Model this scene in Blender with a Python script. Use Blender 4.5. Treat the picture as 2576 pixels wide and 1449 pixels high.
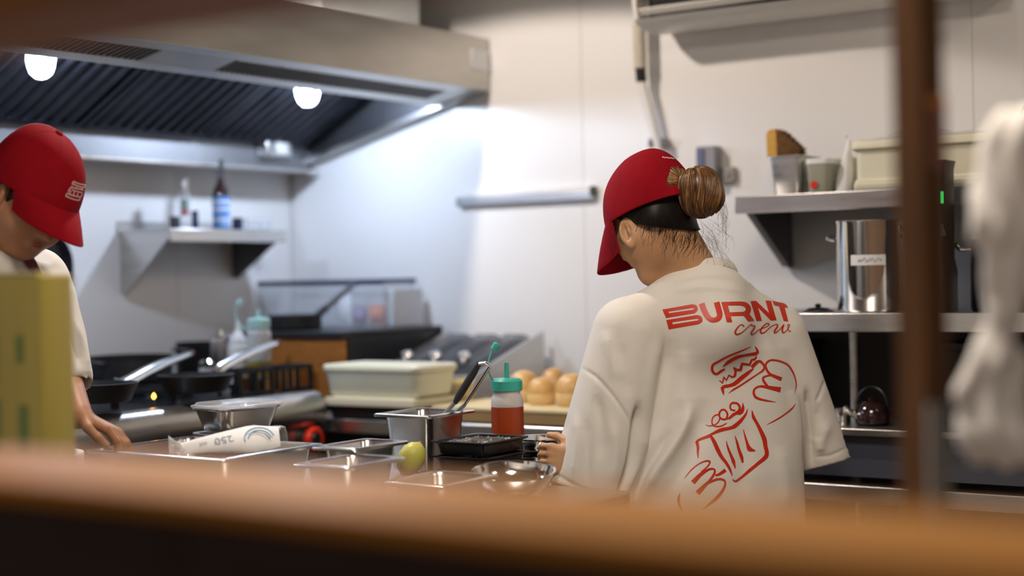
import bpy, bmesh, math, random
import numpy as np
from mathutils import Vector, Matrix
from mathutils.bvhtree import BVHTree

SC = bpy.context.scene
COL = SC.collection
for o in list(bpy.data.objects):
    bpy.data.objects.remove(o)
random.seed(7)
RNG = np.random.default_rng(7)

# ------------------------------------------------------------------ camera
FPX = 3900.0                      # focal length for a 2576 px wide frame
CAM = Vector((-4.10, -3.75, 1.30))
YAW = math.atan2(0.565, 0.825)    # viewing direction, from +X
PITCH = math.atan(-33.5 / FPX)
ROLL = math.radians(1.2)
_Fh = Vector((math.cos(YAW), math.sin(YAW), 0))
CF = (_Fh * math.cos(PITCH) + Vector((0, 0, 1)) * math.sin(PITCH)).normalized()
_R = CF.cross(Vector((0, 0, 1))).normalized()
_U = _R.cross(CF).normalized()
CR = _R * math.cos(ROLL) - _U * math.sin(ROLL)
CU = _U * math.cos(ROLL) + _R * math.sin(ROLL)
cam_data = bpy.data.cameras.new('camera')
cam = bpy.data.objects.new('camera', cam_data)
COL.objects.link(cam)
cam.matrix_world = Matrix(((CR.x, CU.x, -CF.x, CAM.x), (CR.y, CU.y, -CF.y, CAM.y),
                           (CR.z, CU.z, -CF.z, CAM.z), (0, 0, 0, 1)))
cam_data.sensor_width = 36.0
cam_data.lens = FPX * 36.0 / 2576.0
cam_data.clip_start = 0.02
cam_data.dof.use_dof = True
cam_data.dof.focus_distance = 3.42
cam_data.dof.aperture_fstop = 1.12
SC.camera = cam

# ------------------------------------------------------------------ world, lights, exposure
SC.view_settings.view_transform = 'Standard'
SC.view_settings.look = 'None'
SC.view_settings.gamma = 1.0
SC.view_settings.use_curve_mapping = False
SC.view_settings.exposure = 0.0
SC.cycles.use_denoising = True
SC.cycles.max_bounces = 8
SC.cycles.sample_clamp_indirect = 6.0
SC.cycles.caustics_reflective = False
SC.cycles.caustics_refractive = False
wd = bpy.data.worlds.new('world')
SC.world = wd
wd.use_nodes = True
wd.node_tree.nodes['Background'].inputs[0].default_value = (1.0, 0.80, 0.62, 1)
wd.node_tree.nodes['Background'].inputs[1].default_value = 0.065


def lamp(name, kind, loc, energy, color, size=0.05, rot=None, **kw):
    l = bpy.data.lights.new(name, kind)
    l.energy = energy
    l.color = color
    if kind == 'AREA':
        l.size = size
    else:
        l.shadow_soft_size = size
    for k, v in kw.items():
        setattr(l, k, v)
    o = bpy.data.objects.new(name, l)
    COL.objects.link(o)
    o.location = loc
    if rot:
        o.rotation_euler = rot
    return o


DOWN1 = Vector((-1.20, -0.98, 2.57))
FILL1 = Vector((-2.30, -2.75, 2.57))
FILL2 = Vector((-0.95, -3.75, 2.57))
lamp('downlight_lamp', 'SPOT', DOWN1, 78, (1.0, 0.86, 0.75), 0.045, spot_size=math.radians(141), spot_blend=0.06)
lamp('hatch_fill', 'AREA', FILL1, 25, (1.0, 0.86, 0.72), 0.55)  # unseen soft fill, added to brighten the woman's back
lamp('shelving_fill', 'AREA', FILL2, 7, (1.0, 0.82, 0.66), 0.40)  # unseen warm fill, added over the right side of the kitchen
lamp('dining_fill', 'AREA', (-4.9, -3.2, 2.4), 14, (1.0, 0.80, 0.60), 0.6)  # unseen area fill, added for warm light from the dining side
HOOD_LAMPS = [Vector((-1.48, -0.50, 1.872)), Vector((-0.46, -0.50, 1.882))]
for i, p in enumerate(HOOD_LAMPS):
    lamp('hood_bulb_lamp', 'POINT', p, 42, (0.64, 0.77, 1.0), 0.022)


# ------------------------------------------------------------------ pixel helpers: a view ray meets a real plane
def ray(px, py):
    return CF + CR * ((px - 1288.0) / FPX) + CU * ((724.5 - py) / FPX)


def at(px, py, depth):
    return CAM + ray(px, py) * depth


def onz(px, py, z):
    d = ray(px, py)
    return CAM + d * ((z - CAM.z) / d.z)


def onx(px, py, x):
    d = ray(px, py)
    return CAM + d * ((x - CAM.x) / d.x)


def ony(px, py, y):
    d = ray(px, py)
    return CAM + d * ((y - CAM.y) / d.y)


def proj(P):
    """world points (n,3) -> pixel coordinates and depth"""
    P = np.asarray(P, dtype=np.float64) - np.array(CAM)
    d = P @ np.array(CF)
    return 1288.0 + FPX * (P @ np.array(CR)) / d, 724.5 - FPX * (P @ np.array(CU)) / d, d


# ------------------------------------------------------------------ materials
MATS = {}


def mat(name, col, rough=0.5, metal=0.0, vary=0.06, vscale=8.0, bump=0.0, bscale=60.0, rvary=0.0,
        trans=0.0, alpha=1.0, emit=None, estr=0.0, stretch=None, sheen=0.0, coat=0.0, sss=0.0, ior=1.45, col2=None, spec=0.5):
    m = bpy.data.materials.new(name)
    m.use_nodes = True
    nt = m.node_tree
    b = nt.nodes['Principled BSDF']
    N = nt.nodes.new
    L = nt.links.new
    tc = N('ShaderNodeTexCoord')
    mp = N('ShaderNodeMapping')
    L(tc.outputs['Object'], mp.inputs[0])
    if stretch:
        mp.inputs['Scale'].default_value = stretch
    nz = N('ShaderNodeTexNoise')
    nz.inputs['Scale'].default_value = vscale
    nz.inputs['Detail'].default_value = 4
    L(mp.outputs[0], nz.inputs['Vector'])
    rp = N('ShaderNodeValToRGB')
    rp.color_ramp.elements[0].position = 0.3
    rp.color_ramp.elements[1].position = 0.7
    c1 = [max(0, c * (1 - vary)) for c in col]
    c2 = [min(1, c * (1 + vary)) for c in col] if col2 is None else col2
    rp.color_ramp.elements[0].color = (*c1, 1)
    rp.color_ramp.elements[1].color = (*c2, 1)
    L(nz.outputs[0], rp.inputs[0])
    L(rp.outputs[0], b.inputs['Base Color'])
    b.inputs['Roughness'].default_value = rough
    b.inputs['Metallic'].default_value = metal
    b.inputs['IOR'].default_value = ior
    b.inputs['Specular IOR Level'].default_value = spec
    if trans:
        b.inputs['Transmission Weight'].default_value = trans
    if alpha < 1:
        b.inputs['Alpha'].default_value = alpha
    if sheen:
        b.inputs['Sheen Weight'].default_value = sheen
    if coat:
        b.inputs['Coat Weight'].default_value = coat
        b.inputs['Coat Roughness'].default_value = 0.08
    if sss:
        b.inputs['Subsurface Weight'].default_value = sss
        b.inputs['Subsurface Radius'].default_value = (0.012, 0.005, 0.003)
    if emit:
        b.inputs['Emission Color'].default_value = (*emit, 1)
        b.inputs['Emission Strength'].default_value = estr
    if rvary:
        mr = N('ShaderNodeMapRange')
        mr.inputs['To Min'].default_value = max(0.02, rough - rvary)
        mr.inputs['To Max'].default_value = min(1, rough + rvary)
        L(nz.outputs[0], mr.inputs['Value'])
        L(mr.outputs[0], b.inputs['Roughness'])
    if bump:
        n2 = N('ShaderNodeTexNoise')
        n2.inputs['Scale'].default_value = bscale
        n2.inputs['Detail'].default_value = 3
        L(mp.outputs[0], n2.inputs['Vector'])
        bp = N('ShaderNodeBump')
        bp.inputs['Strength'].default_value = bump
        bp.inputs['Distance'].default_value = 0.002
        L(n2.outputs[0], bp.inputs['Height'])
        L(bp.outputs[0], b.inputs['Normal'])
    MATS[name] = m
    return m


def clear_mat(name, col, amount, rough=0.05):
    """thin clear plastic or glass: mostly lets light through, keeps its gloss"""
    m = bpy.data.materials.new(name)
    m.use_nodes = True
    nt = m.node_tree
    N = nt.nodes.new
    L = nt.links.new
    b = nt.nodes['Principled BSDF']
    b.inputs['Base Color'].default_value = (*col, 1)
    b.inputs['Roughness'].default_value = rough
    tr = N('ShaderNodeBsdfTransparent')
    tr.inputs[0].default_value = (*[0.6 + 0.4 * c for c in col], 1)
    mx = N('ShaderNodeMixShader')
    nz = N('ShaderNodeTexNoise')
    nz.inputs['Scale'].default_value = 25
    mr = N('ShaderNodeMapRange')
    mr.inputs['To Min'].default_value = max(0, amount - 0.06)
    mr.inputs['To Max'].default_value = min(1, amount + 0.06)
    L(nz.outputs[0], mr.inputs['Value'])
    lw = N('ShaderNodeLayerWeight')
    lw.inputs['Blend'].default_value = 0.25
    ad = N('ShaderNodeMath')
    ad.operation = 'ADD'
    ad.use_clamp = True
    ml = N('ShaderNodeMath')
    ml.operation = 'MULTIPLY'
    ml.inputs[1].default_value = 0.5
    L(lw.outputs['Facing'], ml.inputs[0])
    L(mr.outputs[0], ad.inputs[0])
    L(ml.outputs[0], ad.inputs[1])
    L(ad.outputs[0], mx.inputs[0])
    L(tr.outputs[0], mx.inputs[1])
    L(b.outputs[0], mx.inputs[2])
    L(mx.outputs[0], nt.nodes['Material Output'].inputs[0])
    MATS[name] = m
    return m


STEEL = mat('steel', (0.60, 0.59, 0.57), 0.30, 1.0, 0.08, 6, 0.05, 90, 0.08, stretch=(1, 1, 9))
STEEL_H = mat('hood_steel', (0.52, 0.50, 0.46), 0.36, 1.0, 0.12, 3, 0.04, 60, 0.10, stretch=(1, 1, 4))
STEEL_P = mat('pan_steel', (0.62, 0.61, 0.59), 0.22, 1.0, 0.06, 10, 0.03, 80, 0.06)
CHROME = mat('polished_steel', (0.72, 0.71, 0.70), 0.09, 1.0, 0.04, 10)
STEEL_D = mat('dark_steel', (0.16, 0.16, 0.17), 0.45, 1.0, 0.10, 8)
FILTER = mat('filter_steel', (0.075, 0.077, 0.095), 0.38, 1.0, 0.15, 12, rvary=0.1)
WHITE_WALL = mat('wall_paint', (0.80, 0.79, 0.78), 0.42, 0, 0.015, 2.0, 0.03, 140)
PANEL_M = mat('wall_panel_white', (0.82, 0.81, 0.80), 0.30, 0, 0.012, 2.0)
CEIL_M = mat('ceiling_grey', (0.42, 0.39, 0.36), 0.8, 0, 0.05, 3)
FLOOR_M = mat('floor_tile_brown', (0.24, 0.16, 0.11), 0.4, 0, 0.15, 4)
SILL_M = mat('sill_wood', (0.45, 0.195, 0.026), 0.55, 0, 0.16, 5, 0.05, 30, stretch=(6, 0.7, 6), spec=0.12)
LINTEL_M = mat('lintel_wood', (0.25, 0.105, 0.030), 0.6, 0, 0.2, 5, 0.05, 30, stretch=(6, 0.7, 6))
DARKWOOD = mat('dark_gloss_wood', (0.030, 0.018, 0.018), 0.16, 0, 0.25, 6, stretch=(5, 0.8, 5))
POST_M = mat('post_wood', (0.14, 0.058, 0.015), 0.45, 0, 0.25, 9, stretch=(5, 5, 0.7))
BLACK = mat('black_enamel', (0.012, 0.012, 0.014), 0.28, 0, 0.2, 9)
IRON = mat('cast_iron', (0.016, 0.016, 0.018), 0.55, 0.2, 0.3, 20, 0.2, 120)
BLACKP = mat('black_plastic', (0.018, 0.018, 0.020), 0.38, 0, 0.15, 14)
NAVY = mat('navy_plastic', (0.020, 0.030, 0.080), 0.35, 0, 0.1, 14)
RED = mat('red_enamel', (0.72, 0.035, 0.012), 0.35, 0, 0.08, 10)
CREAM = mat('cream_plastic', (0.72, 0.69, 0.53), 0.42, 0, 0.03, 6)
CREAM2 = mat('pale_green_plastic', (0.68, 0.70, 0.58), 0.38, 0, 0.03, 6)
WHITEP = mat('white_plastic', (0.80, 0.80, 0.79), 0.35, 0, 0.02, 6)
AC_M = mat('ac_white', (0.78, 0.76, 0.71), 0.35, 0, 0.02, 6)
GREYP = mat('grey_plastic', (0.27, 0.27, 0.30), 0.45, 0, 0.06, 6)
SLATE = mat('slate_blue_plastic', (0.12, 0.14, 0.24), 0.4, 0, 0.06, 6)
BEIGE = mat('beige_wrap', (0.55, 0.50, 0.42), 0.7, 0, 0.1, 20)
TEAL = mat('teal_plastic', (0.055, 0.46, 0.37), 0.38, 0, 0.04, 10)
SAUCE = mat('sauce_red', (0.42, 0.055, 0.008), 0.32, 0, 0.06, 5)
OILM = mat('cooking_oil', (0.34, 0.26, 0.04), 0.15, 0, 0.05, 5)
WOODB = mat('board_wood', (0.72, 0.60, 0.34), 0.5, 0, 0.08, 6, stretch=(8, 1, 8))
WOODE = mat('board_edge', (0.34, 0.22, 0.10), 0.55, 0, 0.15, 10)
ORANGEW = mat('orange_wood', (0.46, 0.17, 0.030), 0.45, 0, 0.22, 8, stretch=(2, 2, 12))
BUN = mat('bun_crust', (0.70, 0.40, 0.13), 0.35, 0, 0.2, 12, 0.1, 60, col2=(0.80, 0.52, 0.22))
LEMON = mat('lemon_skin', (0.62, 0.60, 0.12), 0.45, 0, 0.1, 12, 0.25, 120)
YELLOWB = mat('yellow_carton', (0.36, 0.29, 0.060), 0.42, 0, 0.10, 3, stretch=(6, 6, 0.6))
GREENINK = mat('green_ink', (0.12, 0.17, 0.035), 0.5, 0, 0.1, 10)
FOIL = mat('foil', (0.66, 0.64, 0.60), 0.30, 1.0, 0.08, 14, 0.3, 90)
PAPER = mat('white_paper', (0.82, 0.83, 0.84), 0.55, 0, 0.02, 10)
BLUEINK = mat('pale_blue_ink', (0.36, 0.56, 0.72), 0.5, 0, 0.05, 10)
GREYINK = mat('grey_ink', (0.28, 0.30, 0.36), 0.5, 0, 0.05, 10)
BLUELABEL = mat('blue_label', (0.050, 0.22, 0.62), 0.4, 0, 0.25, 12, col2=(0.28, 0.46, 0.80))
DARKGLASS = mat('dark_glass', (0.030, 0.012, 0.012), 0.06, 0, 0.2, 9, coat=0.6)
GREENGLASS = mat('green_glass', (0.02, 0.075, 0.04), 0.10, 0, 0.2, 9)
ORANGEP = mat('orange_packet', (0.66, 0.20, 0.08), 0.4, 0, 0.2, 14)
BRISTLE = mat('brown_bristle', (0.16, 0.075, 0.020), 0.8, 0, 0.3, 40)
YWOOD = mat('brush_wood', (0.62, 0.34, 0.06), 0.5, 0, 0.12, 10, stretch=(1, 1, 6))
CLOTHW = mat('white_cloth', (0.88, 0.86, 0.83), 0.9, 0, 0.03, 12, 0.2, 200, sheen=0.2)
SHIRT = mat('shirt_cotton', (0.765, 0.740, 0.690), 0.88, 0, 0.018, 14, 0.12, 700, sheen=0.15)
CAPRED = mat('cap_red', (0.27, 0.0035, 0.010), 0.85, 0, 0.07, 40, 0.25, 900, spec=0.12)
CAPDARK = mat('cap_seam', (0.17, 0.003, 0.008), 0.85, 0, 0.1, 30)
PRINT = mat('red_print', (0.60, 0.030, 0.008), 0.42, 0, 0.07, 30)
EMBLEM = mat('pale_pink_thread', (0.62, 0.36, 0.34), 0.7, 0, 0.1, 60)
SKIN = mat('skin_warm', (0.58, 0.315, 0.160), 0.50, 0, 0.06, 20, 0.08, 400, sss=0.12, col2=(0.64, 0.37, 0.20))
SKIN2 = mat('skin_tan', (0.44, 0.215, 0.110), 0.50, 0, 0.06, 20, 0.08, 400, sss=0.12)
LIP = mat('lip_rose', (0.36, 0.11, 0.08), 0.45, 0, 0.05, 20)
HAIRB = mat('black_hair', (0.008, 0.0055, 0.0045), 0.45, 0, 0.4, 90, spec=0.3)
HAIRL = mat('light_brown_hair', (0.135, 0.060, 0.020), 0.33, 0, 0.3, 60)
HAIRL2 = mat('golden_brown_hair', (0.27, 0.140, 0.050), 0.33, 0, 0.3, 60)
HAIRL3 = mat('deep_brown_hair', (0.050, 0.020, 0.008), 0.36, 0, 0.3, 60)
MAROON = mat('maroon_strap', (0.16, 0.022, 0.030), 0.8, 0, 0.1, 20)
TROUSER = mat('dark_trousers', (0.018, 0.018, 0.022), 0.85, 0, 0.1, 20)
SHOE = mat('black_shoe', (0.014, 0.014, 0.014), 0.5, 0, 0.1, 20)
EYEM = mat('eye_dark', (0.02, 0.012, 0.010), 0.2, 0, 0.1, 20)
BULB = mat('lamp_bulb', (1, 1, 1), 0.4, 0, 0.0, 5, emit=(0.80, 0.90, 1.0), estr=60)
LENS = mat('lamp_lens', (1, 1, 1), 0.4, 0, 0.0, 5, emit=(1.0, 0.88, 0.75), estr=8)
LEDG = mat('green_led', (0.02, 0.5, 0.1), 0.4, 0, 0.0, 5, emit=(0.05, 1.0, 0.18), estr=1.2)
FLAME = mat('pilot_flame', (1, 0.45, 0.05), 0.4, 0, 0.0, 5, emit=(1.0, 0.42, 0.05), estr=9)
GREENC = mat('green_cord', (0.03, 0.28, 0.05), 0.5, 0, 0.1, 10)
CLEAR = clear_mat('clear_plastic', (0.9, 0.92, 0.95), 0.10)
MILKY = clear_mat('milky_plastic', (0.82, 0.84, 0.86), 0.55, 0.25)
GLASS = clear_mat('lamp_glass', (0.95, 0.97, 1.0), 0.05)
LIDM = clear_mat('smoked_clear_lid', (0.16, 0.17, 0.19), 0.08, 0.08)
BAGM = clear_mat('thin_bag', (0.90, 0.91, 0.92), 0.28, 0.12)


# ------------------------------------------------------------------ mesh building
class G:
    def __init__(self):
        self.V = []
        self.F = []

    def add(self, V, F):
        n = len(self.V)
        self.V += [Vector(v) for v in V]
        self.F += [tuple(i + n for i in f) for f in F]
        return self

    def box(self, lo, hi):
        x0, y0, z0 = lo
        x1, y1, z1 = hi
        if x0 > x1: x0, x1 = x1, x0
        if y0 > y1: y0, y1 = y1, y0
        if z0 > z1: z0, z1 = z1, z0
        return self.add([(x0, y0, z0), (x1, y0, z0), (x1, y1, z0), (x0, y1, z0), (x0, y0, z1), (x1, y0, z1), (x1, y1, z1), (x0, y1, z1)],
                        [(0, 3, 2, 1), (4, 5, 6, 7), (0, 1, 5, 4), (1, 2, 6, 5), (2, 3, 7, 6), (3, 0, 4, 7)])

    def prism(self, poly, axis, a, b):
        """poly: 2-D outline in the other two axes (x,y order kept), extruded along axis from a to b"""
        n = len(poly)

        def pt(p, h):
            if axis == 'x': return (h, p[0], p[1])
            if axis == 'y': return (p[0], h, p[1])
            return (p[0], p[1], h)
        V = [pt(p, a) for p in poly] + [pt(p, b) for p in poly]
        F = [tuple(range(n))[::-1], tuple(range(n, 2 * n))] + [(i, (i + 1) % n, n + (i + 1) % n, n + i) for i in range(n)]
        return self.add(V, F)

    def loft(self, rings, cap0=True, cap1=True, closed=True):
        n = len(rings[0])
        V = [v for r in rings for v in r]
        F = []
        for k in range(len(rings) - 1):
            for i in range(n if closed else n - 1):
                j = (i + 1) % n
                F.append((k * n + i, k * n + j, (k + 1) * n + j, (k + 1) * n + i))
        if cap0: F.append(tuple(range(n))[::-1])
        if cap1: F.append(tuple((len(rings) - 1) * n + i for i in range(n)))
        return self.add(V, F)

    def lathe(self, prof, c=(0, 0, 0), seg=32, axis=None, cap0=True, cap1=True, sx=1.0, sy=1.0):
        """prof: (radius, height) pairs; axis: direction of the height"""
        c = Vector(c)
        if axis is None:
            ex, ey, ez = Vector((1, 0, 0)), Vector((0, 1, 0)), Vector((0, 0, 1))
        else:
            ez = Vector(axis).normalized()
            ex = ez.orthogonal().normalized()
            ey = ez.cross(ex)
        rings = []
        for r, h in prof:
            rings.append([c + ez * h + ex * (r * sx * math.cos(2 * math.pi * i / seg)) + ey * (r * sy * math.sin(2 * math.pi * i / seg)) for i in range(seg)])
        return self.loft(rings, cap0, cap1)

    def tube(self, pts, rad, seg=10, flat=1.0):
        pts = [Vector(p) for p in pts]
        n = len(pts)
        rads = rad if isinstance(rad, (list, tuple)) else [rad] * n
        rings = []
        up = None
        for i, p in enumerate(pts):
            t = (pts[min(i + 1, n - 1)] - pts[max(i - 1, 0)]).normalized()
            if up is None:
                up = t.orthogonal().normalized()
            up = (up - t * up.dot(t))
            if up.length < 1e-6:
                up = t.orthogonal()
            up.normalize()
            s = t.cross(up)
            rings.append([p + (up * math.cos(2 * math.pi * k / seg) + s * math.sin(2 * math.pi * k / seg) * flat) * rads[i] for k in range(seg)])
        return self.loft(rings)

    def rrings(self, specs, c, seg=5, rz=0.0):
        """loft of rounded rectangles: specs = (half x, half y, corner radius, z)"""
        c = Vector(c)
        rings = []
        for hx, hy, r, z in specs:
            r = min(r, hx, hy)
            ring = []
            for q, (sx, sy) in enumerate(((1, 1), (-1, 1), (-1, -1), (1, -1))):
                for k in range(seg + 1):
                    a = math.pi / 2 * (q + k / seg)
                    x = sx * (hx - r) + r * math.cos(a)
                    y = sy * (hy - r) + r * math.sin(a)
                    ring.append(c + Vector((x * math.cos(rz) - y * math.sin(rz), x * math.sin(rz) + y * math.cos(rz), z)))
            rings.append(ring)
        return self.loft(rings)

    def xform(self, M):
        self.V = [M @ v for v in self.V]
        return self

    def build(self, name, m, parent=None, smooth=35, bevel=0.0, local=False):
        me = bpy.data.meshes.new(name)
        off = Vector((0, 0, 0))
        if parent is not None and not local:
            p = parent
            while p is not None:
                off += p.location
                p = p.parent
        org = Vector((0, 0, 0))
        if parent is None and not local:
            xs = [v.x for v in self.V]; ys = [v.y for v in self.V]; zs = [v.z for v in self.V]
            org = Vector(((min(xs) + max(xs)) / 2, (min(ys) + max(ys)) / 2, min(zs)))
        me.from_pydata([tuple(v - off - org) for v in self.V], [], self.F)
        bm = bmesh.new()
        bm.from_mesh(me)
        bmesh.ops.recalc_face_normals(bm, faces=bm.faces)
        bm.to_mesh(me)
        bm.free()
        if smooth:
            me.shade_smooth()
            me.set_sharp_from_angle(angle=math.radians(smooth))
        me.materials.append(m)
        o = bpy.data.objects.new(name, me)
        COL.objects.link(o)
        o.location = org
        if parent is not None:
            o.parent = parent
        if bevel:
            bv = o.modifiers.new('bevel', 'BEVEL')
            bv.width = bevel
            bv.segments = 2
            bv.limit_method = 'ANGLE'
            bv.angle_limit = math.radians(40)
        return o


def tag(o, label, cat, group=None):
    o['label'] = label
    o['category'] = cat
    if group:
        o['group'] = group
    return o


def thing(name, loc, label, cat, group=None):
    o = bpy.data.objects.new(name, None)
    o.empty_display_size = 0.05
    COL.objects.link(o)
    o.location = Vector(loc)
    return tag(o, label, cat, group)


def struct(o):
    o['kind'] = 'structure'
    return o


def kids(o):
    return [c for c in COL.objects if c.parent == o]


def dup(root, loc, label, rz=0.0):
    r = root.copy()
    COL.objects.link(r)
    r.location = Vector(loc)
    r.rotation_euler = (0, 0, rz)
    r['label'] = label
    for ch in kids(root):
        c = ch.copy()
        COL.objects.link(c)
        c.parent = r
        for g in kids(ch):
            d = g.copy()
            COL.objects.link(d)
            d.parent = c
    return r


def text_mesh(body, size, M, name, m, parent):
    cu = bpy.data.curves.new('t', 'FONT')
    cu.body = body
    cu.size = size
    cu.extrude = 0.0002
    o = bpy.data.objects.new('t', cu)
    COL.objects.link(o)
    dg = bpy.context.evaluated_depsgraph_get()
    me = bpy.data.meshes.new_from_object(o.evaluated_get(dg))
    bpy.data.objects.remove(o)
    g = G()
    g.add([M @ v.co for v in me.vertices], [tuple(p.vertices) for p in me.polygons])
    return g.build(name, m, parent, smooth=0)


def smooth_path(pts, n=8):
    """Catmull-Rom through the points"""
    P = [np.array(p, float) for p in pts]
    P = [2 * P[0] - P[1]] + P + [2 * P[-1] - P[-2]]
    out = []
    for i in range(1, len(P) - 2):
        for k in range(n):
            t = k / n
            a, b, c, d = P[i - 1], P[i], P[i + 1], P[i + 2]
            out.append(0.5 * ((2 * b) + (-a + c) * t + (2 * a - 5 * b + 4 * c - d) * t * t + (-a + 3 * b - 3 * c + d) * t ** 3))
    out.append(P[-2])
    return out

# ================================================================== the setting
CT = 0.90      # wall counter height
IT = 0.85      # island height
g = G().box((-6.2, -6.0, -0.06), (0.1, 0.1, 0.0)); struct(g.build('floor', FLOOR_M, smooth=0))
g = G().box((-6.2, -6.0, 2.60), (0.1, 0.1, 2.66)); struct(g.build('ceiling', CEIL_M, smooth=0))
g = G().box((-3.40, 0.004, 0), (0.1, 0.10, 2.6)); wall_back = struct(g.build('wall_back', WHITE_WALL, smooth=0))
edges = [-3.14, -1.75, -0.55, -0.004]
for a, b in zip(edges[:-1], edges[1:]):
    G().box((a + 0.0015, 0.0, 0.02), (b - 0.0015, 0.004, 2.58)).build('wall_panel', PANEL_M, wall_back, smooth=0)
g = G().box((0.004, -6.0, 0), (0.10, 0.0, 2.6)); wall_right = struct(g.build('wall_right', WHITE_WALL, smooth=0))
edges = [-0.002, -1.22, -2.44, -3.66, -4.88, -6.0]
for a, b in zip(edges[:-1], edges[1:]):
    G().box((0.0, b + 0.001, 0.02), (0.004, a - 0.001, 2.58)).build('wall_panel', PANEL_M, wall_right, smooth=0)
# the serving hatch: wall below and above an opening, sill board and lintel in wood
PX0, PX1 = -3.302, -3.15
SZ, LZ = 1.145, 1.517
OY0, OY1 = -4.3, -2.05
g = G()
g.box((PX0 + 0.02, -6.0, 0), (PX1 - 0.02, 0.0, SZ - 0.0165))
g.box((PX0 + 0.02, -6.0, LZ + 0.03), (PX1 - 0.02, 0.0, 2.6))
g.box((PX0 + 0.02, OY1, SZ - 0.0165), (PX1 - 0.02, 0.0, LZ + 0.03))
g.box((PX0 + 0.02, -6.0, SZ - 0.0165), (PX1 - 0.02, OY0, LZ + 0.03))
wf = struct(g.build('wall_front', WHITE_WALL, smooth=0))
for k in range(5):
    G().box((PX0 - 0.004, -5.6 + 0.9 * k + 0.002, 0.02), (PX0 + 0.02, -4.7 + 0.9 * k - 0.002, SZ - 0.017)).build('wall_panel', DARKWOOD, wf, bevel=0.003)
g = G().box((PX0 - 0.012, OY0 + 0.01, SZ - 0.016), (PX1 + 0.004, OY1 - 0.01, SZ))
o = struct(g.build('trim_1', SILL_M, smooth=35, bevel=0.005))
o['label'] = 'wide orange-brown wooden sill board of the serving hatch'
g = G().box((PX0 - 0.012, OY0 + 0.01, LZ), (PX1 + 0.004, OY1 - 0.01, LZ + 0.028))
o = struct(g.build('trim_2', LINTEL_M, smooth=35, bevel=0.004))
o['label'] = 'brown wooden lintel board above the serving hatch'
# recessed ceiling downlight, and two added fittings for the fill lights
for i, (p, w, lab) in enumerate(((DOWN1, 0.09, 'round recessed ceiling downlight above the stove aisle'),
                            (FILL1, 0.16, 'round recessed ceiling downlight just inside the serving hatch'),
                            (FILL2, 0.13, 'round recessed ceiling downlight above the steel shelving'))):
    t = thing('ceiling_downlight', (p.x, p.y, 2.58), lab, 'light', 'ceiling downlights')
    G().lathe([(w, 0.02), (w + 0.02, 0.02), (w + 0.022, 0.008), (w, 0.004)], (p.x, p.y, 2.58), 32, cap0=False, cap1=False).build('rim', WHITEP, t)
    G().lathe([(w, 0.012), (w, 0.016)], (p.x, p.y, 2.58), 32).build('lens', LENS, t)

# ================================================================== extractor hood
HL = -3.08
hood = thing('extractor_hood', (-1.5, -0.43, 1.67), 'large slanted stainless steel extractor hood over the stove', 'hood')
HB = lambda y: 1.672 + (1.893 - 1.672) * (-y / 0.87)
G().box((HL, -0.875, 1.893), (-0.003, -0.855, 2.062)).build('front_panel', STEEL_H, hood, bevel=0.002)
G().box((HL, -0.855, 2.045), (-0.003, -0.004, 2.062)).build('top_panel', STEEL_H, hood, smooth=0)
G().box((HL, -0.105, 1.672), (-0.003, -0.09, 1.765)).build('back_gutter', mat('brushed_gutter', (0.27, 0.27, 0.28), 0.55, 1.0, 0.1, 6), hood, bevel=0.002)
G().box((HL, -0.10, 1.765), (-0.003, -0.004, 2.045)).build('back_panel', STEEL_H, hood, smooth=0)
G().box((HL, -0.155, 1.668), (-0.03, -0.006, 1.676)).build('gutter_lip', STEEL, hood, smooth=0)
# slanted right end panel with its folded rim
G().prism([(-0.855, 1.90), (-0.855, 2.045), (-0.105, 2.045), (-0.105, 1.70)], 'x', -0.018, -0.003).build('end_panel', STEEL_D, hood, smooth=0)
G().prism([(-0.873, 1.893), (-0.873, 1.908), (-0.006, 1.687), (-0.006, 1.672)], 'x', -0.050, -0.004).build('end_rim', STEEL, hood, smooth=0)
G().prism([(-0.855, 1.90), (-0.855, 2.045), (-0.105, 2.045), (-0.105, 1.70)], 'x', HL, HL + 0.015).build('end_panel', STEEL_H, hood, smooth=0)
# front plenum with slanted underside and two supply grilles
YO, ZO, YI, ZI = -0.862, 1.893, -0.70, 1.857
G().prism([(YI - 0.004, ZI + 0.004), (YI + 0.008, ZI), (YI + 0.008, 2.045), (YI - 0.004, 2.045)], 'x', HL, -0.02).build('plenum_wall', STEEL_H, hood, smooth=0)


def plen(t):
    return (YO + (YI - YO) * t, ZO + (ZI - ZO) * t)


def plen_strip(t0, t1, x0, x1, dz0, dz1):
    (ya, za), (yb, zb) = plen(t0), plen(t1)
    return G().prism([(ya, za + dz0), (yb, zb + dz0), (yb, zb + dz1), (ya, za + dz1)], 'x', x0, x1)


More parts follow.
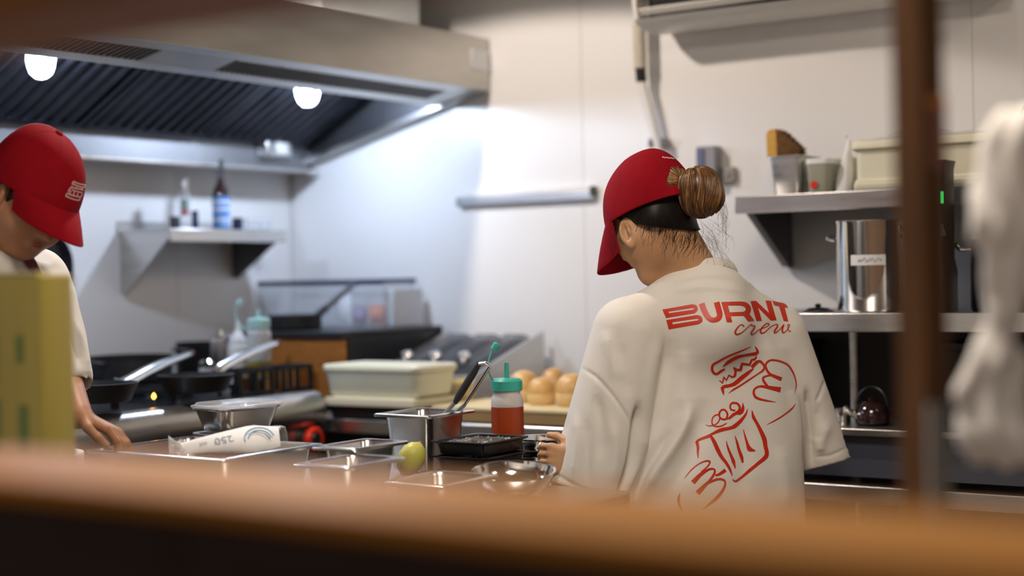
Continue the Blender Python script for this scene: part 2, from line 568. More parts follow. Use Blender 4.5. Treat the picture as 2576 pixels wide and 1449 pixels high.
gr_x = [(-2.06, -1.36), (-1.10, -0.16), (-3.02, -2.30)]
plen_strip(0.0, 0.20, HL, -0.02, 0, 0.006).build('plenum_rim', STEEL, hood, smooth=0)
plen_strip(0.80, 1.06, HL, -0.02, 0, 0.006).build('plenum_rim', STEEL, hood, smooth=0)
for x0, x1 in ((-2.30, -2.06), (-1.36, -1.10), (-0.16, -0.02)):
    plen_strip(0.20, 0.80, x0, x1, 0.001, 0.006).build('plenum_panel', STEEL_H, hood, smooth=0)
plen_strip(0.1, 0.9, HL, -0.02, 0.045, 0.05).build('plenum_backing', STEEL_D, hood, smooth=0)
for x0, x1 in gr_x:
    gr = plen_strip(0.20, 0.23, x0, x1, -0.001, 0.010)
    a = plen_strip(0.77, 0.80, x0, x1, -0.001, 0.010); gr.add(a.V, a.F)
    grille = gr.build('supply_grille', STEEL, hood, smooth=0)
    s = G()
    n = int((x1 - x0) / 0.019)
    for k in range(n):
        x = x0 + (x1 - x0) * (k + 0.5) / n
        a = plen_strip(0.23, 0.77, x - 0.0030, x + 0.0030, 0.0, 0.016); s.add(a.V, a.F)
    so = s.build('slat', mat('slat_grey', (0.20, 0.19, 0.18), 0.5, 0.6), grille, smooth=0)
    so['kind'] = 'stuff'
# baffle filters: sloping from the gutter up to the front
fa, fb = Vector((0, -0.135, 1.768)), Vector((0, -0.62, 2.030))
fd = (fb - fa).normalized()
fn = Vector((0, fd.z, -fd.y)); fn = Vector((0, -fd.z, fd.y)) if fn.z > 0 else fn
FW = 0.49
for k in range(6):
    x1 = -0.055 - k * (FW + 0.012)
    x0 = x1 - FW
    fl = thing_f = None
    fr = G()
    def bar(xa, xb, s0, s1, h0, h1):
        p = [fa + fd * s0 + fn * h0, fa + fd * s1 + fn * h0, fa + fd * s1 + fn * h1, fa + fd * s0 + fn * h1]
        return G().prism([(q.y, q.z) for q in p], 'x', xa, xb)
    Lf = (fb - fa).length
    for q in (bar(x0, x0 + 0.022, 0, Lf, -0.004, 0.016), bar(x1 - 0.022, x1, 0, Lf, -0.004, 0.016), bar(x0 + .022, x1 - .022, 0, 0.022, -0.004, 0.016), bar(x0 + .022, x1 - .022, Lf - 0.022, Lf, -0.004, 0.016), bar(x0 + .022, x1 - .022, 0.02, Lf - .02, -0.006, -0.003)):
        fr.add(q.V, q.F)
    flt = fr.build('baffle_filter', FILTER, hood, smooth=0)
    n = 9
    for j in range(n):
        xc = x0 + 0.03 + (FW - 0.06) * (j + 0.5) / n
        w = (FW - 0.06) / n * 0.42
        P = []
        for s in (0.022, Lf - 0.022):
            c = fa + fd * s
            P.append([Vector((xc - w, c.y, c.z)), Vector((xc - w * 0.35, c.y, c.z)) + fn * 0.020, Vector((xc + w * 0.35, c.y, c.z)) + fn * 0.020, Vector((xc + w, c.y, c.z))])
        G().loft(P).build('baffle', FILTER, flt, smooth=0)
# hood lamps: glass dome with a guard around a bulb
for i, p in enumerate(HOOD_LAMPS):
    top = 2.04
    l = G().lathe([(0.020, 0), (0.020, top - p.z - 0.052), (0.046, top - p.z - 0.050)], (p.x, p.y, p.z + 0.050), 20)
    l = G().lathe([(0.050, 0.040), (0.052, 0.046), (0.052, 0.056), (0.022, 0.062), (0.018, top - p.z)], (p.x, p.y, p.z), 24).build('lamp_base', STEEL, hood)
    G().lathe([(0.0015, -0.044), (0.015, -0.041), (0.028, -0.030), (0.035, -0.012), (0.038, 0.010), (0.038, 0.040)], (p.x, p.y, p.z), 24, cap1=False).build('lamp_glass', GLASS, l)
    G().lathe([(0.0372, 0.030), (0.041, 0.030), (0.041, 0.040), (0.0372, 0.040)], (p.x, p.y, p.z), 24, cap0=False, cap1=False).build('lamp_ring', WHITEP, l)
    G().lathe([(0.002, -0.020), (0.010, -0.017), (0.014, -0.006), (0.012, 0.012), (0.008, 0.038)], (p.x, p.y + 0.0, p.z), 16).build('lamp_bulb', BULB, l)
# grease cup hanging from the gutter in the corner, and the card on the front
c = ony(690, 375, -0.13)
G().box((c.x - 0.06, -0.155, c.z - 0.028), (c.x + 0.06, -0.106, c.z + 0.03)).build('grease_box', STEEL, hood, bevel=0.004)
G().box((c.x - 0.02, -0.160, c.z - 0.018), (c.x + 0.035, -0.1552, c.z + 0.02)).build('grease_plate', WHITEP, hood, bevel=0.002)
a, b = ony(1183, 122, -0.876), ony(1236, 181, -0.876)
G().box((a.x, -0.880, b.z), (min(b.x, -0.012), -0.8752, a.z)).build('switch_plate', WHITEP, hood, bevel=0.002)
# duct collar on top
a, b = ony(812, 30, -0.80), ony(1090, 78, -0.80)
duct = thing('hood_duct', ((a.x + b.x) / 2, -0.55, 2.063), 'rectangular galvanised duct rising from the top of the hood', 'duct')
G().box((a.x, -0.80, 2.063), (b.x, -0.30, 2.075)).build('flange', mat('galvanised_flange', (0.74, 0.75, 0.74), 0.45, 0.2, 0.06, 10), duct, bevel=0.002)
G().box((a.x + 0.03, -0.77, 2.075), (b.x - 0.03, -0.33, 2.595)).build('shaft', mat('galvanised_duct', (0.62, 0.65, 0.65), 0.5, 0.25, 0.10, 5), duct, bevel=0.003)

# ================================================================== wall shelf above the stove
def tri_bracket(name, parent, p0, depthv, height, t, m):
    """p0: top at the wall; depthv: vector away from wall; a folded triangular plate"""
    p0 = Vector(p0); d = Vector(depthv)
    n = d.cross(Vector((0, 0, 1))).normalized() * t
    V = []
    for s in (-0.5, 0.5):
        V += [p0 + n * s, p0 + d + n * s, p0 + d + Vector((0, 0, -0.02)) + n * s, p0 + Vector((0, 0, -height)) + d * 0.10 + n * s, p0 + Vector((0, 0, -height)) + n * s]
    m5 = 5
    F = [(4, 3, 2, 1, 0), (5, 6, 7, 8, 9)] + [(i, (i + 1) % m5, m5 + (i + 1) % m5, m5 + i) for i in range(m5)]
    return G().add(V, F).build(name, m, parent, smooth=0)


sx0, sx1, sz = -0.80, -0.285, 1.462
shelf_b = thing('wall_shelf', ((sx0 + sx1) / 2, -0.12, 1.26), 'short stainless steel wall shelf below the hood holding bottles', 'shelf')
G().box((sx0, -0.232, sz - 0.004), (sx1, -0.002, sz)).build('board', STEEL, shelf_b, smooth=0)
G().box((sx0, -0.238, sz - 0.040), (sx1, -0.232, sz + 0.001)).build('front_lip', STEEL, shelf_b, bevel=0.002)
G().box((sx0, -0.006, sz), (sx1, -0.002, sz + 0.03)).build('back_lip', STEEL, shelf_b, smooth=0)
tri_bracket('bracket', shelf_b, (sx0 + 0.012, -0.001, sz - 0.005), (0, -0.222, 0), 0.19, 0.004, STEEL)
tri_bracket('bracket', shelf_b, (sx1 - 0.012, -0.001, sz - 0.005), (0, -0.222, 0), 0.15, 0.004, STEEL_D)

# ================================================================== wall shelf on the right wall
ry0, ry1, rz = -3.35, -1.885, 1.497
shelf_r = thing('wall_shelf', (-0.15, (ry0 + ry1) / 2, 1.30), 'long stainless steel wall shelf carrying tubs and a cream bin', 'shelf')
G().box((-0.30, ry0, rz - 0.004), (-0.002, ry1, rz)).build('board', STEEL, shelf_r, smooth=0)
G().box((-0.306, ry0, rz - 0.046), (-0.300, ry1, rz + 0.001)).build('front_lip', STEEL, shelf_r, bevel=0.002)
G().box((-0.006, ry0, rz), (-0.002, ry1, rz + 0.03)).build('back_lip', STEEL, shelf_r, smooth=0)
for y in (ry1 - 0.02, -2.62, ry0 + 0.05):
    tri_bracket('bracket', shelf_r, (-0.001, y, rz - 0.006), (-0.285, 0, 0), 0.185, 0.02, STEEL_D)

# ================================================================== magnetic knife strip
a, b = onx(1150, 507, -0.022), onx(1491, 490, -0.022)
ks = thing('knife_strip', (-0.01, (a.y + b.y) / 2, a.z - 0.02), 'slim grey magnetic knife strip fixed to the bare white wall', 'knife strip')
zc = (a.z + b.z) / 2
G().box((-0.022, b.y, zc - 0.014), (-0.002, a.y, zc + 0.012)).build('bar', mat('strip_grey', (0.50, 0.51, 0.54), 0.35, 0.6, 0.05, 8), ks, bevel=0.003)
G().box((-0.016, b.y, zc + 0.012), (-0.002, a.y, zc + 0.030)).build('backing', WHITEP, ks, bevel=0.002)
G().box((-0.024, b.y - 0.004, zc - 0.004), (-0.003, b.y + 0.012, zc + 0.026)).build('end_cap', mat('dark_green_plastic', (0.05, 0.075, 0.05), 0.5), ks, bevel=0.003)
G().box((-0.024, a.y - 0.008, zc - 0.016), (-0.003, a.y + 0.004, zc + 0.014)).build('end_cap', GREYP, ks, bevel=0.003)

# ================================================================== electrical boxes on the right wall
a, b = onx(1756, 370, -0.03), onx(1806, 458, -0.03)
t = thing('junction_box', (-0.02, (a.y + b.y) / 2, b.z), 'tall slate-blue electrical box on the wall behind the hair bun', 'electrical box')
G().box((-0.045, b.y, b.z), (-0.0005, a.y, a.z)).build('body', GREYP, t, bevel=0.004)
G().box((-0.050, (a.y + b.y) / 2 + 0.004, b.z + 0.006), (-0.0452, a.y - 0.003, a.z - 0.006)).build('cover', SLATE, t, bevel=0.002)
a, b = onx(1810, 421, -0.02), onx(1846, 458, -0.02)
t = thing('wall_socket', (-0.02, (a.y + b.y) / 2, b.z), 'small square grey wall socket beside the tall electrical box', 'socket')
G().box((-0.02, b.y, b.z), (-0.0005, a.y - 0.003, a.z)).build('plate', mat('warm_grey_plastic', (0.33, 0.30, 0.27), 0.5), t, bevel=0.003)
G().box((-0.024, b.y + 0.012, b.z + 0.012), (-0.0202, a.y - 0.015, a.z - 0.012)).build('socket_face', GREYP, t, bevel=0.002)

# ================================================================== air conditioner
acl = onx(1592, 60, -0.22).y
acr = acl - 1.02
ac = thing('air_conditioner', (-0.11, (acl + acr) / 2, 1.99), 'white split air conditioner mounted high on the right wall', 'air conditioner')
az = 1.995
sec = [(-0.001, az + 0.02), (-0.08, az), (-0.15, az + 0.004), (-0.19, az + 0.014), (-0.212, az + 0.030)]
sec2 = [(-0.160, az + 0.034), (-0.165, az + 0.110)]
sec3 = [(-0.224, az + 0.112), (-0.226, az + 0.20), (-0.21, az + 0.27), (-0.17, az + 0.29), (-0.001, az + 0.29)]
G().prism(sec + sec2 + sec3, 'y', acr + 0.012, acl - 0.012).build('body', AC_M, ac, smooth=30)
full = sec + [(-0.222, az + 0.075)] + sec3
G().prism(full, 'y', acl - 0.012, acl).build('end_cap', AC_M, ac, smooth=30)
G().prism(full, 'y', acr, acr + 0.012).build('end_cap', AC_M, ac, smooth=30)
G().prism([(-0.172, az + 0.040), (-0.168, az + 0.040), (-0.172, az + 0.108), (-0.176, az + 0.108)], 'y', acr + 0.03, acl - 0.03).build('outlet', BLACKP, ac, smooth=0)
G().prism([(-0.204, az + 0.046), (-0.219, az + 0.058), (-0.221, az + 0.054), (-0.206, az + 0.042)], 'y', acr + 0.02, acl - 0.02).build('louver', AC_M, ac, smooth=0)
G().prism([(-0.206, az + 0.094), (-0.222, az + 0.106), (-0.224, az + 0.102), (-0.208, az + 0.090)], 'y', acr + 0.02, acl - 0.02).build('louver', AC_M, ac, smooth=0)

# drain and refrigerant line under the air conditioner
dp = thing('drain_pipe', tuple(onx(1640, 380, -0.03)), 'slanting white drain pipe with beige sleeve under the air conditioner', 'pipe')
p0, p1, p2, p3 = onx(1608, 60, -0.05), onx(1611, 172, -0.05), onx(1614, 205, -0.045), onx(1672, 430, -0.03)
G().tube([p0, (p0 + p1) / 2, p1], 0.019, 14).build('sleeve', BEIGE, dp)
G().tube([p1, p2], 0.016, 14).build('joint', BLACKP, dp)
G().tube([p2, (p2 + p3) / 2, p3], 0.0135, 14).build('pipe', WHITEP, dp)
m = p2.lerp(p3, 0.70)
G().box((-0.052, m.y - 0.024, m.z - 0.010), (-0.001, m.y - 0.0145, m.z + 0.016)).build('clip', GREYP, dp, bevel=0.002)
G().box((-0.052, m.y + 0.0145, m.z - 0.010), (-0.001, m.y + 0.024, m.z + 0.016)).build('clip', GREYP, dp, bevel=0.002)

# ================================================================== stove
STX0, STX1, STY0, STY1, STZ = -2.95, -0.745, -0.80, -0.03, 0.975
stove = thing('gas_stove', ((STX0 + STX1) / 2, (STY0 + STY1) / 2, 0), 'long stainless gas stove with black top along the back wall', 'stove')
G().box((STX0, STY0 + 0.03, 0.12), (STX1, STY1, STZ - 0.03)).build('body', STEEL, stove, bevel=0.004)
G().box((STX0 + 0.005, STY0 + 0.055, STZ - 0.03), (STX1 - 0.012, STY1, STZ - 0.004)).build('cooktop', BLACK, stove, bevel=0.003)
# rounded front rail
ring = [(STY0 + 0.065, STZ - 0.10), (STY0 + 0.03, STZ - 0.105), (STY0 + 0.006, STZ - 0.085), (STY0, STZ - 0.055), (STY0 + 0.006, STZ - 0.022), (STY0 + 0.022, STZ - 0.004), (STY0 + 0.045, STZ + 0.004), (STY0 + 0.065, STZ + 0.002)]
G().prism(ring, 'x', STX0, STX1).build('front_rail', STEEL, stove, smooth=50)
G().box((STX0, STY1 - 0.03, STZ - 0.03), (STX1, STY1, 1.045)).build('backguard', BLACK, stove, bevel=0.004)
for x in (STX0 + 0.06, STX1 - 0.06):
    for y in (STY0 + 0.09, STY1 - 0.06):
        G().lathe([(0.025, 0), (0.02, 0.02), (0.02, 0.12)], (x, y, 0), 12).build('foot', STEEL_D, stove)
kz = 0.845
kx = ony(792, 1075, STY0).x
for j in range(5):
    x = kx - j * 0.30
    kn = G().lathe([(0.036, 0.0), (0.036, 0.010), (0.033, 0.014)], (x, STY0 + 0.03, kz), 24, axis=(0, -1, 0)).build('knob', BLACKP, stove)
    if j in (0,):
        G().lathe([(0.021, 0.014), (0.036, 0.016), (0.036, 0.030), (0.030, 0.036), (0.021, 0.036)], (x, STY0 + 0.03, kz), 24, axis=(0, -1, 0), cap0=False, cap1=False).build('knob_ring', RED, kn)
    G().lathe([(0.020, 0.012), (0.019, 0.034), (0.016, 0.038)], (x, STY0 + 0.03, kz), 20, axis=(0, -1, 0)).build('knob_cap', BLACKP, kn)
# burner wells with cast-iron pot stands: open frames standing on the cooktop
for j, xc in enumerate((-1.02, -1.46, -1.90, -2.34, -2.74)):
    for yc in (-0.47, -0.19):
        G().lathe([(0.055, 0), (0.055, 0.012), (0.035, 0.022), (0.012, 0.024)], (xc, yc, STZ - 0.004), 20).build('burner', IRON, stove)
        s = G()
        hw = 0.120
        for sx_, sy_ in ((1, 1), (1, -1), (-1, 1), (-1, -1)):
            s.box((xc + sx_ * hw - 0.008, yc + sy_ * hw - 0.008, STZ - 0.004), (xc + sx_ * hw + 0.008, yc + sy_ * hw + 0.008, STZ + 0.030))
        for sg in (1, -1):
            s.box((xc - hw - 0.008, yc + sg * hw - 0.007, STZ + 0.016), (xc + hw + 0.008, yc + sg * hw + 0.007, STZ + 0.030))
            s.box((xc + sg * hw - 0.007, yc - hw, STZ + 0.016), (xc + sg * hw + 0.007, yc + hw, STZ + 0.030))
            s.box((xc + sg * hw * 0.25 if sg > 0 else xc - hw, yc - 0.006, STZ + 0.016), (xc + hw if sg > 0 else xc - hw * 0.25, yc + 0.006, STZ + 0.030))
            s.box((xc - 0.006, yc + sg * hw * 0.25 if sg > 0 else yc - hw, STZ + 0.016), (xc + 0.006, yc + hw if sg > 0 else yc - hw * 0.25, STZ + 0.030))
        s.build('pot_stand', IRON, stove, smooth=0)
p = ony(387, 997, -0.70)
G().lathe([(0.0005, 0), (0.0055, 0.006), (0.0045, 0.011), (0.0005, 0.017)], (p.x, p.y, p.z - 0.008), 12).build('pilot_flame', FLAME, stove)
G().tube([(p.x, p.y, STZ - 0.004), (p.x, p.y, p.z - 0.007)], 0.004, 8).build('pilot_tube', STEEL_D, stove)

# ================================================================== wall counter in the corner
wc = thing('wall_counter', (-0.36, -0.85, 0), 'stainless steel counter in the corner right of the stove', 'counter')
CY0, CY1 = -1.63, -0.012
G().box((-0.715, CY0, CT - 0.045), (-0.006, CY1, CT)).build('worktop', STEEL, wc, bevel=0.006)
G().box((-0.022, CY0, CT), (-0.006, CY1, CT + 0.07)).build('upstand', STEEL, wc, bevel=0.003)
G().box((-0.66, CY0 + 0.03, 0.12), (-0.03, CY1 - 0.03, 0.15)).build('undershelf', STEEL, wc, bevel=0.003)
G().box((-0.66, CY0 + 0.05, 0.16), (-0.05, -0.85, 0.82)).build('fridge_body', STEEL_D, wc, bevel=0.006)
G().box((-0.68, CY0 + 0.06, 0.18), (-0.661, -0.86, 0.80)).build('fridge_door', BLACK, wc, bevel=0.006)
for x in (-0.68, -0.06):
    for y in (CY0 + 0.03, CY1 - 0.04):
        G().box((x - 0.018, y - 0.018, 0), (x + 0.018, y + 0.018, CT - 0.045)).build('leg', STEEL, wc, smooth=0)

# ================================================================== prep island
IX0, IX1, IY0, IY1 = -2.86, -1.04, -2.14, -1.18
NX, NY = -1.33, -1.855      # the table top steps back here, where the woman stands
isl = thing('prep_table', ((IX0 + IX1) / 2, (IY0 + IY1) / 2, 0), 'stainless steel prep table full of pans in front of the woman', 'table')
G().prism([(IX0, IY0), (NX, IY0), (NX, NY), (IX1, NY), (IX1, IY1), (IX0, IY1)], 'z', IT - 0.04, IT).build('tabletop', STEEL, isl, bevel=0.006)
G().box((IX0 + 0.05, IY0 + 0.05, 0.22), (NX - 0.05, IY1 - 0.05, 0.245)).build('undershelf', STEEL, isl, bevel=0.003)
for x, y in ((IX0 + 0.05, IY0 + 0.05), (IX0 + 0.05, IY1 - 0.05), (NX - 0.05, IY0 + 0.05), (IX1 - 0.05, IY1 - 0.05), (IX1 - 0.05, NY + 0.05)):
    G().tube([(x, y, 0), (x, y, IT - 0.04)], 0.02, 12).build('leg', STEEL, isl)

# ================================================================== steel shelving below the right wall shelf
RX = -0.50
rk = thing('steel_shelving', (-0.26, -2.6, 0), 'open stainless steel shelving unit right of the woman', 'shelving')
RY0, RY1 = -3.55, -1.70
for z, h in ((1.188, 0.046), (0.905, 0.016), (0.765, 0.042), (0.25, 0.03)):
    G().box((RX, RY0, z - 0.012), (-0.012, RY1, z)).build('shelf_board', STEEL, rk, bevel=0.002)
    G().box((RX - 0.006, RY0, z - h), (RX, RY1, z + 0.001)).build('shelf_lip', STEEL, rk, bevel=0.0025)
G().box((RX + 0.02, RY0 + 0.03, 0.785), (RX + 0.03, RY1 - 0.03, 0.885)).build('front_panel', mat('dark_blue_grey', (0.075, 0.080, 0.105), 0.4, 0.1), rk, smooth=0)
G().box((-0.030, RY0 + 0.03, 0.91), (-0.024, RY1 - 0.03, 1.165)).build('back_panel', mat('shelf_shade_brown', (0.050, 0.038, 0.032), 0.6), rk, smooth=0)  # dark sheet painting in the shadow on the wall between the shelves
pym = onx(2141, 880, -0.35).y
for x, y, z1 in ((RX + 0.02, RY1 - 0.02, 1.18), (RX + 0.02, RY0 + 0.02, 1.18), (-0.05, RY1 - 0.02, 1.18), (-0.05, RY0 + 0.02, 1.18), (-0.33, pym, 1.176)):
    G().tube([(x, y, 0), (x, y, z1 - 0.01)], 0.0125, 12).build('post', STEEL, rk)

# ================================================================== post near the hatch
c = at(2318, 700, 1.72)
post = thing('wooden_post', (c.x, c.y, 0), 'dark brown wooden post standing close behind the serving hatch', 'post')
R1 = Matrix.Translation((c.x, c.y, 0)) @ Matrix.Rotation(YAW + 0.62, 4, 'Z')
G().box((-0.020, -0.020, 0.0), (0.020, 0.020, 2.598)).xform(R1).build('shaft', POST_M, post, bevel=0.002)
G().box((-0.0235, -0.013, 0.60), (-0.0202, 0.0205, 1.15)).xform(R1).build('kick_plate', STEEL, post, smooth=0)
zt = at(2340, 252, 1.70).z
G().box((-0.0222, -0.0195, zt - 0.075), (-0.0203, 0.004, zt)).xform(R1).build('paper_tag', mat('pink_tag', (0.34, 0.16, 0.13), 0.7), post, smooth=0)
G().box((-0.0228, -0.0205, zt - 0.006), (-0.0198, 0.006, zt + 0.004)).xform(R1).build('tag_clip', mat('orange_clip', (0.75, 0.30, 0.06), 0.5), post, smooth=0)

# ================================================================== gastronorm pans on the prep table
def gn_pan(name, c, hx, hy, depth, label, m=None, flange=0.016, taper=0.10, cat='pan', group='steel pans on the prep table'):
    """c: centre of the rim; a flanged pan with rounded corners"""
    m = m or STEEL_P
    t = thing(name, (c[0], c[1], c[2] - depth), label, cat, group)
    ix, iy = hx - flange, hy - flange
    bx, by = ix - depth * taper, iy - depth * taper
    w = 0.0015
    sp = [(bx - 0.012, by - 0.012, 0.020, -depth), (bx, by, 0.024, -depth + 0.010), (ix + w, iy + w, 0.024, -0.006), (ix + 0.004, iy + 0.004, 0.024, -0.003),
          (hx - 0.001, hy - 0.001, 0.008, -0.004), (hx, hy, 0.008, -0.006), (hx + 0.001, hy + 0.001, 0.008, -0.001), (hx - 0.002, hy - 0.002, 0.008, 0.0015), (ix + 0.003, iy + 0.003, 0.024, 0.001), (ix, iy, 0.024, -0.004),
          (bx - w, by - w, 0.022, -depth + 0.012), (bx - 0.014, by - 0.014, 0.020, -depth + w)]
    G().rrings(sp, c, 5).build('shell', m, t, smooth=45)
    return t


def corner_pan(name, px, py, z, sx, sy, depth, label, **kw):
    """place by the near rim corner (the -x,-y corner shows lowest in the picture)"""
    p = onz(px, py, z)
    return gn_pan(name, (p.x + sx / 2, p.y + sy / 2, z), sx / 2, sy / 2, depth, label, **kw), p


bigpan, pb = corner_pan('steel_pan', 560, 1156, 0.955, 0.295, 0.395, 0.100, 'large steel pan holding a white plastic-wrapped packet')
corner_pan('steel_pan', 876, 1176, 0.945, 0.176, 0.140, 0.090, 'small steel pan in front of the lemon, nearest the hatch')
corner_pan('steel_pan', 893, 1131, 0.955, 0.176, 0.118, 0.100, 'narrow steel pan between the large pan and the deep pan')
deep, pd = corner_pan('deep_steel_pan', 1080, 1048, 0.990, 0.176, 0.162, 0.135, 'deep steel pan with black-handled tongs standing in it', taper=0.07)
corner_pan('steel_pan', 1118, 1222, 0.915, 0.176, 0.150, 0.060, 'shallow steel pan at the table edge left of the bowl')

# packet in the big pan
c = Vector((pb.x + 0.16, pb.y + 0.14, 0.870))
pk = thing('wrapped_packet', tuple(c), 'white packet in clear plastic lying in the large steel pan', 'packet')
M = Matrix.Translation(at(574, 1114, 3.17)) @ Matrix.Rotation(YAW - math.pi / 2 + math.radians(14), 4, 'Z') @ Matrix.Rotation(math.radians(38), 4, 'X')
# local: x to the right of the picture, y up the packet
pr = []
for i in range(13):
    u = i / 12
    x = -0.095 + 0.20 * u
    hgt = 0.016 + 0.042 * (u ** 1.3) if u < 0.72 else 0.0435 - 0.05 * (u - 0.72)
    th = 0.004 + 0.012 * math.sin(math.pi * min(1, u * 1.02))
    yo = -0.012 + 0.026 * u
    pr.append([M @ Vector((x, yo + hgt * math.cos(a), th * math.sin(a) + 0.002 * math.sin(5 * u + 2 * a))) for a in [2 * math.pi * k / 16 for k in range(16)]])
G().loft(pr).build('wrapper', PAPER, pk, smooth=60)
text_mesh('250', 0.026, M @ Matrix.Translation((0.008, 0.006, 0.0155)) @ Matrix.Rotation(math.radians(180 + 12), 4, 'Z'), 'number_print', GREYINK, pk)
text_mesh('ml', 0.016, M @ Matrix.Translation((-0.044, -0.006, 0.0135)) @ Matrix.Rotation(math.radians(180 + 12), 4, 'Z'), 'number_print', GREYINK, pk)
s = G()
for rr, a0, a1 in ((0.030, 0.2, 3.4), (0.022, 0.0, 3.1)):
    pts = [M @ Vector((0.062 + rr * math.cos(a0 + (a1 - a0) * k / 14), -0.006 + rr * math.sin(a0 + (a1 - a0) * k / 14), 0.0160)) for k in range(15)]
    s.tube(pts, 0.0016, 6)
s.build('blue_print', BLUEINK, pk)
q = []
for i in range(9):
    u = i / 8
    q.append([M @ Vector((-0.085 - 0.034 * u, -0.008 + (0.012 + 0.016 * u + 0.005 * math.sin(7 * u)) * math.cos(a), (0.004 + 0.013 * u) * math.sin(a) + 0.004 * math.sin(3 * a + 6 * u))) for a in [2 * math.pi * k / 14 for k in range(14)]])
G().loft(q).build('twisted_end', BAGM, pk, smooth=70)

# stack of foil containers with a lidded one on top
fx, fy = -1.562, -1.250
R = math.radians(-8)


def foil_box(z, label, lid):
    t = thing('foil_container', (fx, fy, z), label, 'container', 'stacked foil containers')
    h = 0.052
    G().rrings([(0.066, 0.045, 0.020, 0), (0.068, 0.047, 0.022, 0.004), (0.082, 0.060, 0.026, h - 0.006), (0.088, 0.066, 0.028, h - 0.003), (0.088, 0.066, 0.028, h), (0.080, 0.058, 0.026, h - 0.001), (0.066, 0.045, 0.022, 0.006)], (fx, fy, z), 5, R).build('tray', FOIL if not lid else STEEL_P, t, smooth=40)
    if lid:
        G().rrings([(0.090, 0.068, 0.028, h + 0.001), (0.091, 0.069, 0.028, h + 0.005), (0.084, 0.062, 0.026, h + 0.007), (0.080, 0.058, 0.026, h + 0.012), (0.05, 0.035, 0.02, h + 0.013)], (fx, fy, z), 5, R).build('lid', CLEAR, t, smooth=40)
        G().rrings([(0.078, 0.056, 0.024, h - 0.016), (0.076, 0.054, 0.024, h - 0.008), (0.03, 0.02, 0.01, h - 0.004)], (fx, fy, z), 4, R).build('filling', mat('grey_filling', (0.40, 0.42, 0.44), 0.5), t, smooth=60)
    return t


foil_box(IT + 0.002, 'plain foil container at the bottom of its stack', False)
foil_box(IT + 0.058, 'foil container in the middle of its stack', False)
foil_box(IT + 0.114, 'rectangular metal container with clear lid behind the large pan', True)

# a small clear cup lying behind the packet
p = Vector((-1.432, -1.250, 0.9))
t = thing('clear_cup', (p.x, p.y, IT), 'small upturned clear plastic cup beside the lidded metal container', 'cup')
G().lathe([(0.030, 0), (0.031, 0.006), (0.024, 0.09), (0.020, 0.105), (0.012, 0.108)], (p.x, p.y, IT + 0.001), 20, cap0=False).build('cup_wall', CLEAR, t)
G().lathe([(0.030, 0), (0.033, 0.0), (0.033, 0.004), (0.030, 0.004)], (p.x, p.y, IT + 0.001), 20, cap0=False, cap1=False).build('cup_rim', CLEAR, t)

# lemon
p = onz(1034, 1158, 0.905)
rm = thing('steel_ramekin', (p.x, p.y, IT), 'small steel ramekin under the lemon', 'ramekin')
G().lathe([(0.017, 0), (0.018, 0.002), (0.019, 0.018), (0.020, 0.019), (0.0175, 0.019), (0.0165, 0.004), (0.001, 0.003)], (p.x, p.y, IT + 0.001), 24).build('ramekin_wall', STEEL_P, rm)
G().lathe([(0.0185, 0.0), (0.0205, 0.0), (0.0205, 0.002), (0.0185, 0.002)], (p.x, p.y, IT + 0.0004), 24, cap0=False, cap1=False).build('foot_ring', STEEL_P, rm)
t = thing('lemon', (p.x, p.y, 0.878), 'pale yellow lemon resting in front of the deep pan', 'lemon')
ax = Vector((0.4, -0.3, 0.75)).normalized()
G().lathe([(0.002, -0.040), (0.007, -0.037), (0.018, -0.031), (0.027, -0.018), (0.030, 0.0), (0.027, 0.018), (0.018, 0.031), (0.008, 0.037), (0.003, 0.040)], (p.x, p.y, 0.9085), 28, axis=ax).build('peel', LEMON, t)
G().lathe([(0.0045, 0.039), (0.0035, 0.042), (0.001, 0.043)], (p.x, p.y, 0.9085), 10, axis=ax).build('stem_end', WOODE, t)

# tongs in the deep pan
t = thing('kitchen_tongs', (pd.x + 0.12, pd.y + 0.06, 0.86), 'steel tongs with black grip leaning in the deep pan', 'tongs')
e0 = at(1078, 1085, 3.60); e1 = at(1145, 1012, 3.55); e2 = at(1205, 915, 3.50)
G().tube([e1 + (e2 - e1) * 0.0, e1 + (e2 - e1) * 0.15, e1 + (e2 - e1) * 0.8, e2], [0.008, 0.0115, 0.0115, 0.008], 12, flat=0.7).build('grip', BLACKP, t)
off = CR * 0.022 + CU * -0.006
G().tube([e0 + off * 0.3, e1 + off, e2 + off * 1.1 + (e2 - e1) * 0.02, e2 + off * 0.5 + (e2 - e1) * 0.06, e2], 0.006, 10, flat=0.6).build('steel_arm', STEEL_P, t)
G().tube([e0, e1], 0.005, 8).build('steel_arm', STEEL_P, t)

